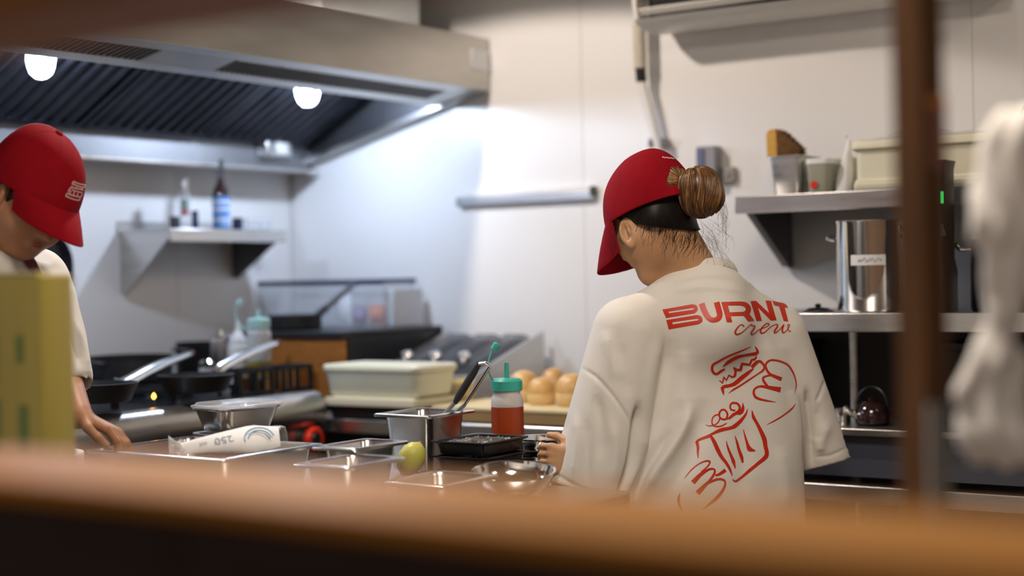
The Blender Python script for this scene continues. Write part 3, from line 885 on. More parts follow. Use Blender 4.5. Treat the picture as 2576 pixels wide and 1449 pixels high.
# stack of black trays with a foil sheet on top
p = onz(1160, 1098, 0.950)
TX0, TY0 = p.x, p.y - 0.02
tc = onz(1215, 1112, 0.945)
tcx, tcy = tc.x + 0.057, tc.y + 0.048
TRN = ['lowest black tray of the stack beside the sauce bottle', 'middle black tray of the stack beside the sauce bottle', 'topmost black tray of the stack, lined with crumpled foil']
for k in range(3):
    z = IT + 0.003 + k * 0.032
    t = thing('black_tray', (tcx, tcy, z), TRN[k], 'tray', 'stack of black trays')
    G().rrings([(0.074, 0.060, 0.012, 0), (0.080, 0.066, 0.014, 0.022), (0.088, 0.074, 0.014, 0.026), (0.088, 0.074, 0.014, 0.029), (0.079, 0.065, 0.014, 0.028), (0.072, 0.058, 0.012, 0.004)], (tcx, tcy, z), 4).build('tray_shell', BLACK, t, smooth=40)
    if k == 2:
        fo = G()
        n = 12
        V = []
        for j in range(n + 1):
            for i in range(n + 1):
                V.append((tcx - 0.070 + 0.140 * i / n, tcy - 0.056 + 0.112 * j / n, z + 0.020 + 0.006 * math.sin(i * 1.7 + j * 2.1) + 0.004 * random.random()))
        nn = (n + 1) ** 2
        V += [(x, y, zz - 0.002) for x, y, zz in V]
        Fq = [(j * (n + 1) + i, j * (n + 1) + i + 1, (j + 1) * (n + 1) + i + 1, (j + 1) * (n + 1) + i) for j in range(n) for i in range(n)]
        Fq += [tuple(nn + q for q in f[::-1]) for f in Fq]
        fo.add(V, Fq)
        fo.build('foil_sheet', FOIL, t, smooth=60)


# squeeze bottles
def squeeze_bottle(c, r, h, label, fill_m, fill_h, cap_m, tip_h, body_m, strap=None, cone=False):
    c = Vector(c)
    t = thing('squeeze_bottle', tuple(c), label, 'bottle')
    G().lathe([(r * 0.9, 0), (r, 0.006), (r, h * 0.86), (r * 0.97, h * 0.92), (r * 0.82, h * 0.97), (r * 0.82, h)], c, 28).build('body', body_m, t)
    if fill_m:
        G().lathe([(r * 0.86, 0.0005), (r * 1.004, 0.006), (r * 1.004, fill_h), (r * 0.5, fill_h + 0.001)], c, 28).build('contents', fill_m, t)
    ch = 0.024
    if cone:
        cp = G().lathe([(r * 0.90, h), (r * 0.88, h + 0.008), (r * 0.45, h + 0.030), (r * 0.22, h + 0.040), (r * 0.16, h + 0.040 + tip_h), (r * 0.08, h + 0.041 + tip_h)], c, 28).build('cap', cap_m, t)
    else:
        cp = G().lathe([(r * 0.86, h), (r * 0.95, h + 0.002), (r * 0.95, h + ch), (r * 0.80, h + ch + 0.006), (r * 0.25, h + ch + 0.008)], c, 28).build('cap', cap_m, t)
        G().lathe([(0.0065, h + ch + 0.007), (0.0050, h + ch + tip_h), (0.003, h + ch + tip_h + 0.001)], c, 14).build('nozzle', cap_m, cp)
    if strap:
        pts = smooth_path([tuple(q) for q in strap], 6)
        G().tube([Vector(q) for q in pts], 0.0032, 8, flat=0.6).build('tether', cap_m, cp)
        e = Vector(strap[-1])
        d = (Vector(strap[-1]) - Vector(strap[-2])).normalized()
        G().lathe([(0.0085, -0.004), (0.009, 0.010), (0.006, 0.014)], e, 14, axis=d).build('tip_cover', cap_m, cp)
    return t


c = onz(1278, 1010, 1.0); dd = (c - CAM).dot(CF)
bp = at(1278, 1100, 3.62)
zt = at(1278, 960, 3.62).z
H = zt - 0.022 - (IT + 0.001)
cb = Vector((bp.x, bp.y, IT + 0.001))
capb = cb.z + H
st = [at(1243, 962, 3.61), at(1231, 938, 3.61), at(1229, 912, 3.62), at(1236, 888, 3.63), at(1244, 876, 3.63)]
squeeze_bottle(cb, 0.0380, H, 'squeeze bottle of red-brown sauce with a teal cap on the prep table', SAUCE, H * 0.80, TEAL, 0.042, MILKY, st)
c1 = ony(653, 930, -0.53); c1.z = STZ + 0.031
zt = ony(653, 800, -0.53).z
squeeze_bottle(c1, 0.036, zt - 0.03 - c1.z, 'clear squeeze bottle half full of yellow oil on the stove', OILM, 0.055, clear_mat('pale_teal_cap', (0.55, 0.85, 0.82), 0.6, 0.3), 0.030, MILKY,
               [at(628, 835, 4.62), at(608, 822, 4.62), at(594, 798, 4.62), at(592, 775, 4.62), at(600, 765, 4.62)])
c2 = ony(600, 940, -0.43); c2.z = STZ + 0.031
zt = ony(600, 845, -0.43).z
squeeze_bottle(c2, 0.031, zt - 0.02 - c2.z, 'opaque white squeeze bottle with pointed cap on the stove', None, 0, WHITEP, 0.026, WHITEP, None, True)


# mixing bowls
def bowl(name, c, r, h, label, tilt=0.0, foot=True):
    t = thing(name, tuple(c), label, 'bowl', 'steel bowls on the prep table')
    prof = [(r * 0.42, 0), (r * 0.55, h * 0.06), (r * 0.80, h * 0.32), (r * 0.94, h * 0.72), (r * 0.985, h * 0.97), (r * 1.03, h), (r * 1.03, h + 0.002), (r * 0.975, h + 0.001), (r * 0.93, h * 0.74), (r * 0.79, h * 0.35), (r * 0.53, h * 0.10), (r * 0.02, h * 0.06)]
    g = G().lathe(prof, (0, 0, 0), 40)
    ax = Vector((CR.x, CR.y, 0)).normalized()
    g.xform(Matrix.Translation(c) @ Matrix.Rotation(tilt, 4, ax))
    g.build('bowl_shell', CHROME, t, smooth=50)
    return t


pc = onz(1292, 1187, 0.897)
bowl('mixing_bowl', Vector((pc.x, pc.y, IT + 0.006)), 0.084, 0.044, 'wide steel mixing bowl nearest the hatch, tilted at the table edge', math.radians(7))
bowl('mixing_bowl', Vector((-1.165, -1.808, IT + 0.001)), 0.066, 0.040, 'lower steel bowl of the nested pair behind the tilted bowl')
bowl('mixing_bowl', Vector((-1.165, -1.808, IT + 0.018)), 0.062, 0.060, 'small steel bowl nested on top, just right of the sauce bottle')

# tall yellow carton in the near left corner
p = at(72, 900, 2.42)
t = thing('yellow_carton', (p.x, p.y, IT), 'tall yellow carton with green print at the left edge', 'carton')
zt = at(90, 692, 2.42).z
M = Matrix.Translation((p.x, p.y, IT + 0.001)) @ Matrix.Rotation(YAW - math.pi / 2 - 0.25, 4, 'Z')
hw, hd, H = 0.055, 0.045, zt - IT
g = G().rrings([(hw, hd, 0.008, 0), (hw, hd, 0.008, H - 0.004), (hw - 0.004, hd - 0.004, 0.006, H)], (0, 0, 0), 3).xform(M); g.build('carton_body', YELLOWB, t, smooth=35)
G().box((-hw + 0.01, -hd - 0.0, H), (hw - 0.01, -hd + 0.03, H + 0.004)).xform(M).build('flap', mat('pale_yellow_card', (0.60, 0.55, 0.28), 0.5), t, smooth=0)
for (x0, x1, z0, z1) in ((-0.048, -0.026, 0.300, 0.395), (-0.046, -0.022, 0.115, 0.275), (-0.045, -0.030, 0.03, 0.10), (0.006, 0.020, 0.330, 0.372), (0.008, 0.026, 0.195, 0.265), (0.006, 0.020, 0.08, 0.17)):
    G().box((x0, -hd - 0.0006, z0), (x1, -hd - 0.0001, z1)).xform(M).build('green_mark', GREENINK, t, smooth=0)

# ================================================================== things on the stove


def frying_pan(c, r, h, hpts, label, handle_m, rivet=None, hr=(0.010, 0.016, 0.015, 0.008)):
    c = Vector(c)
    t = thing('frying_pan', tuple(c), label, 'pan', 'frying pans')
    G().lathe([(r * 0.78, 0), (r * 0.82, 0.003), (r, h), (r * 1.02, h + 0.001), (r * 0.985, h + 0.002), (r * 0.80, 0.006), (r * 0.02, 0.005)], c, 40).build('pan_body', IRON, t, smooth=45)
    pts = [Vector(q) for q in smooth_path([tuple(q) for q in hpts], 5)]
    n = len(pts)
    rad = [float(np.interp(i / (n - 1), [0, 0.3, 0.75, 1], hr)) for i in range(n)]
    ho = G().tube(pts, rad, 12, flat=0.45).build('handle', handle_m, t)
    if rivet:
        G().lathe([(0.007, -0.006), (0.008, 0), (0.007, 0.008)], pts[-1], 10, axis=(pts[-1] - pts[-2])).build('handle_tip', rivet, ho)
    return t


TIPR = mat('brown_tip', (0.20, 0.07, 0.05), 0.5)
for (a, b, za, zb, lab) in (((292, 972), (482, 888), 3.95, 4.38, 'black frying pan with steel handle, nearest the man'),
                            ((540, 930), (700, 862), 4.22, 4.56, 'black frying pan with steel handle beside the squeeze bottles')):
    h0, h1 = at(*a, za), at(*b, zb)
    d = Vector((h1.x - h0.x, h1.y - h0.y, 0)).normalized()
    r = 0.10
    cc = Vector((h0.x, h0.y, STZ + 0.031)) - d * (r * 0.96)
    if cc.y < STY0 + r + 0.0:
        pass
    top = cc + Vector((0, 0, 0.045)) + d * r * 0.98
    frying_pan(cc, r, 0.045, [top, h0 + (h1 - h0) * 0.12, h0 + (h1 - h0) * 0.5 + Vector((0, 0, 0.006)), h1], lab, STEEL_P, TIPR)
# dark saucepan further back on the stove
for (px, yy, r, h, lab) in ((330, -0.22, 0.12, 0.075, 'wide black pot at the back of the stove behind the steel handles'), (505, -0.18, 0.075, 0.10, 'small dark pot at the back of the stove under the wall shelf')):
    p = ony(px, 940, yy)
    t = thing('cooking_pot', (p.x, p.y, STZ + 0.031), lab, 'pot')
    G().lathe([(r * 0.9, 0), (r, 0.008), (r, h), (r * 1.03, h + 0.003), (r * 0.97, h + 0.003), (r * 0.96, 0.012), (r * 0.02, 0.008)], (p.x, p.y, STZ + 0.031), 32).build('pot_body', IRON, t, smooth=45)
    for s in (-1, 1):
        q = Vector((p.x, p.y, STZ + 0.031 + h * 0.8)) + Vector((s * r, 0, 0))
        G().tube([q + Vector((0, -0.025, 0)), q + Vector((s * 0.025, -0.018, 0.004)), q + Vector((s * 0.025, 0.018, 0.004)), q + Vector((0, 0.025, 0))], 0.005, 8).build('pot_handle', STEEL_D, t)
# steel canister and seasoning shaker
p = ony(556, 900, -0.33)
t = thing('steel_canister', (p.x, p.y, STZ + 0.031), 'small lidded steel canister left of the white squeeze bottle', 'canister')
zt = ony(556, 858, -0.33).z
G().lathe([(0.029, 0), (0.031, 0.004), (0.031, zt - STZ - 0.031)], (p.x, p.y, STZ + 0.031), 24).build('can_body', STEEL, t)
G().lathe([(0.033, 0), (0.033, 0.012), (0.028, 0.018), (0.006, 0.020), (0.009, 0.030), (0.004, 0.036)], (p.x, p.y, zt), 24).build('can_lid', CHROME, t)
p = ony(520, 930, -0.48)
t = thing('salt_shaker', (p.x, p.y, STZ + 0.031), 'squat glass shaker with steel top on the stove between the pan handles', 'shaker')
G().lathe([(0.022, 0), (0.024, 0.004), (0.021, 0.045)], (p.x, p.y, STZ + 0.031), 18).build('jar', MILKY, t)
G().lathe([(0.022, 0.045), (0.022, 0.058), (0.012, 0.066)], (p.x, p.y, STZ + 0.031), 18).build('shaker_top', CHROME, t)
# raised trivet frames near the stove edge
for (px, w, lab) in ((648, 0.135, 'low black iron trivet at the stove edge under the squeeze bottles'), (752, 0.125, 'low black iron trivet at the right end of the stove')):
    p = ony(px, 976, -0.71)
    t = thing('iron_trivet', (p.x, p.y, STZ + 0.001), lab, 'trivet', 'iron trivets')
    x0, x1, y0, y1, z0, z1 = p.x - w / 2, p.x + w / 2, p.y, p.y + 0.09, STZ + 0.0305, STZ + 0.078
    G().box((x0, y0, z1 - 0.012), (x1, y0 + 0.012, z1)).box((x0, y1 - 0.012, z1 - 0.012), (x1, y1, z1)).box((x0, y0 + .012, z1 - 0.012), (x0 + 0.012, y1 - .012, z1)).box((x1 - 0.012, y0 + .012, z1 - 0.012), (x1, y1 - .012, z1)).build('top_ring', IRON, t, smooth=0)
    for xx in (x0, (x0 + x1) / 2 - 0.005, x1 - 0.010):
        for yy in (y0, y1 - 0.010):
            G().box((xx, yy, z0 - 0.029 + 0.0), (xx + 0.010, yy + 0.010, z1 - 0.012)).build('leg', IRON, t, smooth=0)
    G().box((x0 + 0.01, y0 + 0.001, z0 - 0.028), (x1 - 0.01, y0 + 0.010, z0 - 0.016)).build('bottom_bar', IRON, t, smooth=0)

# black skillet hanging on the back wall behind the man
p = ony(122, 668, -0.06)
sk = thing('hanging_skillet', (p.x, -0.04, p.z - 0.14), 'black skillet hanging on the back wall behind the man\'s cap', 'pan')
G().lathe([(0.092, 0.0), (0.098, 0.008), (0.112, 0.036), (0.110, 0.038), (0.094, 0.010), (0.01, 0.006)], (p.x - 0.01, -0.012, p.z), 40, axis=(0.0, -1, 0.0)).build('pan_body', BLACK, sk, smooth=45)
G().tube([(p.x - 0.01, -0.040, p.z + 0.110), (p.x - 0.01, -0.045, p.z + 0.17), (p.x - 0.01, -0.030, p.z + 0.26)], [0.010, 0.011, 0.009], 10).build('handle', BLACKP, sk)
G().tube([(p.x - 0.01, -0.0005, p.z + 0.265), (p.x - 0.01, -0.035, p.z + 0.262), (p.x - 0.01, -0.038, p.z + 0.272)], 0.004, 8).build('wall_hook', STEEL, sk)

# ================================================================== bottles on the shelf above the stove
p = ony(557, 560, -0.19); z0 = sz + 0.001
zn, zs = ony(557, 402, -0.19).z, ony(557, 478, -0.19).z
t = thing('blue_label_bottle', (p.x, p.y, z0), 'dark bottle with blue label and black pourer on the short shelf', 'bottle')
r = 0.027
G().lathe([(r * 0.9, 0), (r, 0.004), (r, zs - z0 - 0.018), (r * 0.85, zs - z0), (r * 0.45, zs - z0 + 0.022), (r * 0.40, zs - z0 + 0.038)], (p.x, p.y, z0), 24).build('glass', DARKGLASS, t)
G().lathe([(r + 0.0006, 0.006), (r + 0.0006, zs - z0 - 0.022)], (p.x, p.y, z0), 24, cap0=False, cap1=False).build('label', BLUELABEL, t)
lb = G()
for zz in (0.028, 0.062, 0.085):
    lb.lathe([(r + 0.001, zz), (r + 0.001, zz + 0.006)], (p.x, p.y, z0), 24, cap0=False, cap1=False)
lb.build('label_band', PAPER, t)
G().tube([(p.x, p.y, zs + 0.036), (p.x + 0.002, p.y, zs + 0.060), (p.x + 0.006, p.y, zn)], [0.009, 0.009, 0.007], 10).build('pourer', BLACKP, t)
p = ony(466, 560, -0.14)
t = thing('slim_bottle', (p.x, p.y, z0), 'slim clear bottle with green and red label on the short shelf', 'bottle')
zt = ony(466, 450, -0.14).z
H = zt - z0
G().lathe([(0.018, 0), (0.019, 0.003), (0.019, H * 0.62), (0.012, H * 0.72), (0.010, H * 0.82)], (p.x, p.y, z0), 20).build('glass', CLEAR, t)
G().lathe([(0.0135, H * 0.80), (0.0135, H * 0.97), (0.006, H)], (p.x, p.y, z0), 16).build('cap', STEEL, t)
G().lathe([(0.0120, H * 0.42), (0.0120, H * 0.60)], (p.x, p.y, z0), 16).build('green_label', mat('soft_green', (0.10, 0.22, 0.14), 0.5), t)
G().lathe([(0.0122, H * 0.28), (0.0122, H * 0.42)], (p.x, p.y, z0), 16).build('red_label', mat('soft_red', (0.38, 0.07, 0.07), 0.5), t)
for (px, yy, w, hpx, m, nm, lab) in ((440, -0.16, 0.016, 545, BLACKP, 'black_jar', 'small black jar left of the slim clear bottle'), (491, -0.15, 0.011, 530, NAVY, 'navy_jar', 'narrow navy jar right of the slim clear bottle'),
                                     (598, -0.17, 0.018, 548, NAVY, 'navy_jar', 'navy blue jar right of the blue-label bottle')):
    p = ony(px, 565, yy)
    zt = ony(px, hpx, yy).z
    t = thing(nm, (p.x, p.y, z0), lab, 'jar')
    G().lathe([(w * 0.92, 0), (w, 0.003), (w, (zt - z0) * 0.72), (w * 0.9, (zt - z0) * 0.78)], (p.x, p.y, z0), 20).build('jar_body', m, t)
    G().lathe([(w * 0.98, (zt - z0) * 0.78), (w * 0.98, zt - z0 - 0.002), (w * 0.9, zt - z0)], (p.x, p.y, z0), 20).build('jar_lid', BLACKP, t)
for (px, yy, lab) in ((632, -0.12, 'small clear glass nearest the navy jar'), (666, -0.10, 'small clear glass at the right end of the short shelf')):
    p = ony(px, 565, yy)
    t = thing('drinking_glass', (p.x, p.y, z0), lab, 'glass')
    G().lathe([(0.018, 0), (0.019, 0.003), (0.022, 0.040), (0.0205, 0.040), (0.017, 0.006), (0.001, 0.005)], (p.x, p.y, z0), 20).build('glass_wall', CLEAR, t)
    G().lathe([(0.0195, 0.0402), (0.0225, 0.0402), (0.0225, 0.0415), (0.0195, 0.0415)], (p.x, p.y, z0), 20, cap0=False, cap1=False).build('glass_rim', CLEAR, t)

# ================================================================== corner counter: oven, bin, pan, boxes
ox0, ox1, oy0, oy1 = -0.52, -0.05, -0.70, -0.24
oz = onx(800, 838, ox0).z
ov = thing('countertop_oven', ((ox0 + ox1) / 2, (oy0 + oy1) / 2, CT), 'black countertop oven with orange wooden front in the corner', 'oven')
G().box((ox0, oy0, CT + 0.012), (ox1, oy1, oz)).build('oven_body', BLACK, ov, bevel=0.006)
G().box((ox0 - 0.012, oy0 + 0.01, CT + 0.02), (ox0 - 0.0005, oy1 - 0.10, oz - 0.018)).build('front_board', ORANGEW, ov, bevel=0.003)
G().box((ox0 - 0.016, oy1 - 0.095, CT + 0.02), (ox0 - 0.0005, oy1 - 0.065, oz - 0.012)).build('front_strip', BLACKP, ov, bevel=0.002)
G().box((ox0 - 0.012, oy1 - 0.060, CT + 0.02), (ox0 - 0.0005, oy1 - 0.01, oz - 0.018)).build('front_board', ORANGEW, ov, bevel=0.003)
G().box((ox0 - 0.030, oy0, oz - 0.014), (ox1, oy1, oz + 0.006)).build('oven_lid', BLACKP, ov, bevel=0.004)
for x in (ox0 + 0.03, ox1 - 0.03):
    for y in (oy0 + 0.03, oy1 - 0.03):
        G().lathe([(0.014, 0), (0.012, 0.012)], (x, y, CT + 0.0005), 12).build('oven_foot', BLACKP, ov)
# black pan on the oven, handle pointing up to the right
p = onx(742, 824, -0.42); p.z = oz + 0.0065
h0, h1 = at(796, 795, 4.92), at(892, 712, 4.98)
r = 0.085
fp = thing('black_saute_pan', (p.x, p.y, p.z), 'black pan on the oven with grey handle pointing up right', 'pan')
G().lathe([(r * 0.9, 0), (r, 0.006), (r, 0.045), (r * 1.03, 0.046), (r * 0.97, 0.047), (r * 0.95, 0.008), (0.002, 0.006)], p, 32).build('pan_body', IRON, fp, smooth=45)
hs = p + (Vector((h0.x, h0.y, 0)) - Vector((p.x, p.y, 0))).normalized() * r * 0.98 + Vector((0, 0, 0.036))
G().tube([hs, h0, h0 + (h1 - h0) * 0.25], [0.012, 0.013, 0.012], 10).build('handle_grip', BLACKP, fp)
G().tube([h0 + (h1 - h0) * 0.25, h1], [0.011, 0.009], 10).build('handle', STEEL_D, fp)
# clear bin with navy rim
a, b = onx(742, 705, -0.09), onx(1016, 705, -0.09)
bx0, bx1, by0, by1 = -0.20, -0.03, b.y, -0.02
zt = (a.z + b.z) / 2
zb = oz + 0.0065
cbn = thing('clear_bin', ((bx0 + bx1) / 2, (by0 + by1) / 2, zb), 'clear plastic bin with navy rim and packets on the black oven', 'bin')
G().box((bx0 + 0.01, by0 - 0.02 + 0.035, zb), (bx1 - 0.01, by1 - 0.01, zb + 0.004)).build('floor_sheet', CLEAR, cbn, smooth=0)
for (x0, x1, y0, y1) in ((bx0, bx0 + 0.003, by0, by1), (bx1 - 0.003, bx1, by0, by1), (bx0 + .003, bx1 - .003, by0, by0 + 0.003), (bx0 + .003, bx1 - .003, by1 - 0.003, by1)):
    G().box((x0, y0, zb), (x1, y1, zt - 0.008)).build('side_sheet', CLEAR, cbn, smooth=0)
G().box((bx0 - 0.004, by0 - 0.002, zt - 0.014), (bx0 + 0.007, by1, zt + 0.002)).build('rim_bar', NAVY, cbn, bevel=0.002)
G().box((bx1 - 0.007, by0 - 0.002, zt - 0.014), (bx1 + 0.004, by1, zt + 0.002)).build('rim_bar', NAVY, cbn, bevel=0.002)
G().box((bx0 + 0.02, by0 - 0.028, zb), (bx1, by0 - 0.004, zt - 0.03)).build('end_pocket', MILKY, cbn, bevel=0.004)
for (px, py, w, h, m, lab) in ((870, 768, 0.05, 0.06, PAPER, 'white paper packet standing in the clear bin'), (950, 795, 0.07, 0.055, ORANGEP, 'orange snack packet at the front of the clear bin'),
                               (905, 795, 0.06, 0.05, mat('mauve_packet', (0.28, 0.20, 0.32), 0.5), 'mauve packet between the other packets in the clear bin')):
    q = onx(px, py, -0.12)
    t = thing('food_packet', (q.x, q.y, zb + 0.005), lab, 'packet', 'packets in the clear bin')
    rr = []
    zc0 = zb + 0.005
    hh = max(h, q.z + h / 2 - zc0)
    for k in range(7):
        u = k / 6
        th = 0.003 + 0.014 * math.sin(math.pi * u)
        rr.append([Vector((q.x + th * math.cos(a), q.y + w / 2 * math.sin(a), zc0 + hh * u)) for a in [2 * math.pi * j / 14 for j in range(14)]])
    G().loft(rr).build('packet_body', m, t, smooth=60)
    G().box((q.x - 0.0008, q.y - w / 2, zc0 + hh), (q.x + 0.0008, q.y + w / 2, zc0 + hh + 0.008)).build('sealed_edge', m, t, smooth=0)

# lidded pale food box standing on a cream board over a dark tray
pc = onz(1028, 922, 1.055)
L1, W1 = 0.36, 0.20
bxc, byc = pc.x + W1 / 2 + 0.034, pc.y + L1 / 2 - 0.005
zt = pc.z
t = thing('dark_tray', (bxc, byc, CT), 'dark low tray under the cream board on the corner counter', 'tray')
G().rrings([(W1 * 0.42, L1 * 0.42, 0.01, 0.001), (W1 * 0.45, L1 * 0.45, 0.012, 0.036), (W1 * 0.43, L1 * 0.43, 0.012, 0.036), (W1 * 0.40, L1 * 0.40, 0.01, 0.004)], (bxc, byc, CT), 4).build('tray_shell', BLACKP, t)
t = thing('cream_board', (bxc, byc, CT + 0.037), 'cream plastic board under the lidded food box', 'board')
G().rrings([(W1 * 0.50, L1 * 0.46, 0.012, 0.0), (W1 * 0.51, L1 * 0.465, 0.014, 0.008), (W1 * 0.50, L1 * 0.46, 0.012, 0.022)], (bxc - 0.004, byc - 0.004, CT + 0.0375), 4).build('board_slab', CREAM, t)
G().rrings([(W1 * 0.44, L1 * 0.41, 0.012, 0.0), (W1 * 0.43, L1 * 0.40, 0.012, 0.003)], (bxc - 0.004, byc - 0.004, CT + 0.0596), 4).build('raised_border', CREAM, t)
zb = CT + 0.064
t = thing('food_box', (bxc, byc, zb), 'pale green-grey plastic food box with lid on the corner counter', 'food box')
G().rrings([(W1 * 0.42, L1 * 0.43, 0.02, 0.0), (W1 * 0.44, L1 * 0.45, 0.024, 0.006), (W1 * 0.475, L1 * 0.48, 0.026, zt - zb - 0.022)], (bxc, byc, zb), 5).build('tub', CREAM2, t)
lid = G().rrings([(W1 * 0.49, L1 * 0.495, 0.028, 0), (W1 * 0.50, L1 * 0.50, 0.028, 0.004), (W1 * 0.50, L1 * 0.50, 0.028, 0.014), (W1 * 0.48, L1 * 0.485, 0.026, 0.020), (W1 * 0.45, L1 * 0.465, 0.024, 0.018)], (bxc, byc, zt - 0.022), 5).build('lid', CREAM2, t)
G().rrings([(W1 * 0.40, L1 * 0.42, 0.02, 0.0), (W1 * 0.39, L1 * 0.41, 0.02, 0.003)], (bxc, byc, zt - 0.0038), 5).build('lid_panel', CREAM2, lid)

# inclined condiment station with clear lids
sy0, sy1 = -1.09, -0.712
zf, zb_, xf, xb = 0.985, 1.10, -0.42, -0.05
cs = thing('condiment_station', ((xf + xb) / 2, (sy0 + sy1) / 2, CT), 'inclined steel condiment station with clear lids against the wall', 'condiment station')
G().prism([(xf, CT + 0.001), (xf, zf), (xb, zb_), (xb, CT + 0.001)], 'y', sy0 + 0.012, sy1 - 0.012).build('station_body', STEEL, cs, smooth=0)
for y in (sy0, sy1 - 0.010):
    G().prism([(xf - 0.01, CT + 0.001), (xf - 0.01, zf + 0.02), (xb + 0.005, zb_ + 0.022), (xb + 0.005, CT + 0.001)], 'y', y, y + 0.010).build('end_plate', STEEL, cs, smooth=0)
sl = Vector((xb - xf, 0, zb_ - zf)); sl_n = Vector((-sl.z, 0, sl.x)).normalized(); sl_d = sl.normalized()
n = 3
for k in range(n):
    ya = sy0 + 0.025 + (sy1 - sy0 - 0.05) * k / n
    yb = ya + (sy1 - sy0 - 0.05) / n - 0.012
    base = Vector((xf, 0, zf)) + sl_n * 0.001
    rings = []
    for (ins, hh) in ((0.0, 0.001), (0.004, 0.018), (0.018, 0.030), (0.04, 0.033)):
        a0, a1 = 0.04 + ins, sl.length - 0.03 - ins
        ring = [base + sl_d * s + Vector((0, y, 0)) + sl_n * hh for (s, y) in ((a0, ya + ins), (a1, ya + ins), (a1, yb - ins), (a0, yb - ins))]
        rings.append(ring)
    ld = G().loft(rings).build('clear_lid', LIDM, cs, smooth=0)
    mid = base + sl_d * (0.07) + Vector((0, (ya + yb) / 2, 0)) + sl_n * 0.034
    G().lathe([(0.009, 0), (0.014, 0.008), (0.021, 0.022), (0.016, 0.033), (0.002, 0.036)], mid, 16, axis=sl_n).build('lid_knob', CHROME, ld)
    fill = [base + sl_d * s + Vector((0, y, 0)) + sl_n * 0.0015 for (s, y) in ((0.05, ya + 0.008), (sl.length - 0.04, ya + 0.008), (sl.length - 0.04, yb - 0.008), (0.05, yb - 0.008))]
    G().loft([fill, [v + sl_n * 0.003 for v in fill]]).build('well', STEEL_D, cs, smooth=0)

# clear cup with yellow relish and a cream tub
p = Vector((-0.487, -1.088, 0.9))
t = thing('relish_tub', (p.x, p.y, CT), 'clear tub of yellow relish between food box and sauce bottle', 'tub')
G().lathe([(0.036, 0), (0.038, 0.004), (0.043, 0.105), (0.046, 0.106), (0.046, 0.110), (0.041, 0.109), (0.036, 0.006), (0.001, 0.005)], (p.x, p.y, CT + 0.001), 24).build('tub_wall', CLEAR, t)
G().lathe([(0.035, 0.007), (0.040, 0.090), (0.02, 0.098), (0.002, 0.100)], (p.x, p.y, CT + 0.001), 24).build('relish', mat('yellow_relish', (0.62, 0.42, 0.08), 0.5, 0, 0.2, 30), t)

# cutting board, with buns in a clear bag
bd = thing('cutting_board', (-0.56, -1.30, CT), 'thick pale cutting board with brown edge on the corner counter', 'cutting board')
G().box((-0.690, -1.61, CT + 0.001), (-0.425, -1.14, CT + 0.032)).build('board_core', WOODE, bd, bevel=0.003)
G().box((-0.692, -1.612, CT + 0.032), (-0.423, -1.138, CT + 0.042)).build('board_face', WOODB, bd, bevel=0.002)
bz = CT + 0.043
rngb = random.Random(3)
BL = ['glossy round bun nearest the sauce bottle cap', 'round bun at the left of the bun group, half behind the bottle', 'round bun in the middle of the bun group',
      'large glossy bun nearest the white sleeve', 'round bun at the back against the wall']
for k, (px, py, dep, r) in enumerate(((1318, 950, 4.36, 0.045), (1300, 958, 4.52, 0.040), (1362, 966, 4.26, 0.040), (1440, 960, 4.20, 0.048), (1392, 942, 4.48, 0.042))):
    q = at(px, py, dep)
    if q.x > -0.425 + r * 0.9:
        zb0 = CT + 0.001
    else:
        zb0 = bz
    t = thing('bread_bun', (q.x, q.y, zb0), BL[k], 'bun', 'buns behind the sauce bottle')
    hh = max(0.052, q.z + r * 0.45 - zb0)
    G().lathe([(r * 0.80, 0), (r * 0.96, hh * 0.12), (r, hh * 0.30), (r * 0.97, hh * 0.42)], (q.x, q.y, zb0), 28).build('bun_base', mat('bun_crumb%d' % k, (0.78, 0.56, 0.28), 0.6), t)
    G().lathe([(r * 0.985, hh * 0.42), (r * 0.97, hh * 0.55), (r * 0.84, hh * 0.78), (r * 0.55, hh * 0.94), (r * 0.2, hh), (0.002, hh)], (q.x, q.y, zb0), 28).build('bun_top', BUN, t, smooth=60)
q = onz(1415, 992, bz)
t = thing('paring_knife', tuple(q), 'dark paring knife at the right end of the cutting board', 'knife')
G().box((q.x - 0.012, q.y - 0.09, bz), (q.x + 0.010, q.y + 0.005, bz + 0.016)).build('knife_handle', mat('dark_brown_handle', (0.06, 0.04, 0.03), 0.5), t, bevel=0.004)
G().prism([(q.x - 0.010, q.y + 0.005), (q.x + 0.008, q.y + 0.005), (q.x + 0.008, q.y + 0.07), (q.x + 0.002, q.y + 0.09)], 'z', bz + 0.006, bz + 0.008).build('blade', CHROME, t, smooth=0)

# ================================================================== right wall shelf contents
z0 = rz + 0.001
# steel tub with scrubbing brush
a, b = onx(1937, 468, -0.25), onx(2018, 468, -0.25)
yc, hy = (a.y + b.y) / 2, abs(a.y - b.y) / 2
zt = onx(1975, 392, -0.25).z
t = thing('steel_tub', (-0.19, yc, z0), 'tapered grey steel tub holding a brush on the long shelf', 'tub')
G().rrings([(0.055, hy * 0.80, 0.012, 0), (0.058, hy * 0.83, 0.014, 0.004), (0.068, hy, 0.016, zt - z0 - 0.006), (0.072, hy + 0.005, 0.016, zt - z0 - 0.003), (0.072, hy + 0.005, 0.016, zt - z0), (0.066, hy - 0.002, 0.016, zt - z0 - 0.001), (0.056, hy * 0.80, 0.014, 0.006)], (-0.19, yc, z0), 4).build('tub_shell', STEEL, t, smooth=40)
a = onx(1955, 392, -0.20); zb2 = onx(1955, 326, -0.20).z
t = thing('scrub_brush', (-0.19, a.y, zt + 0.001), 'wooden scrubbing brush with brown bristles standing in the steel tub', 'brush')
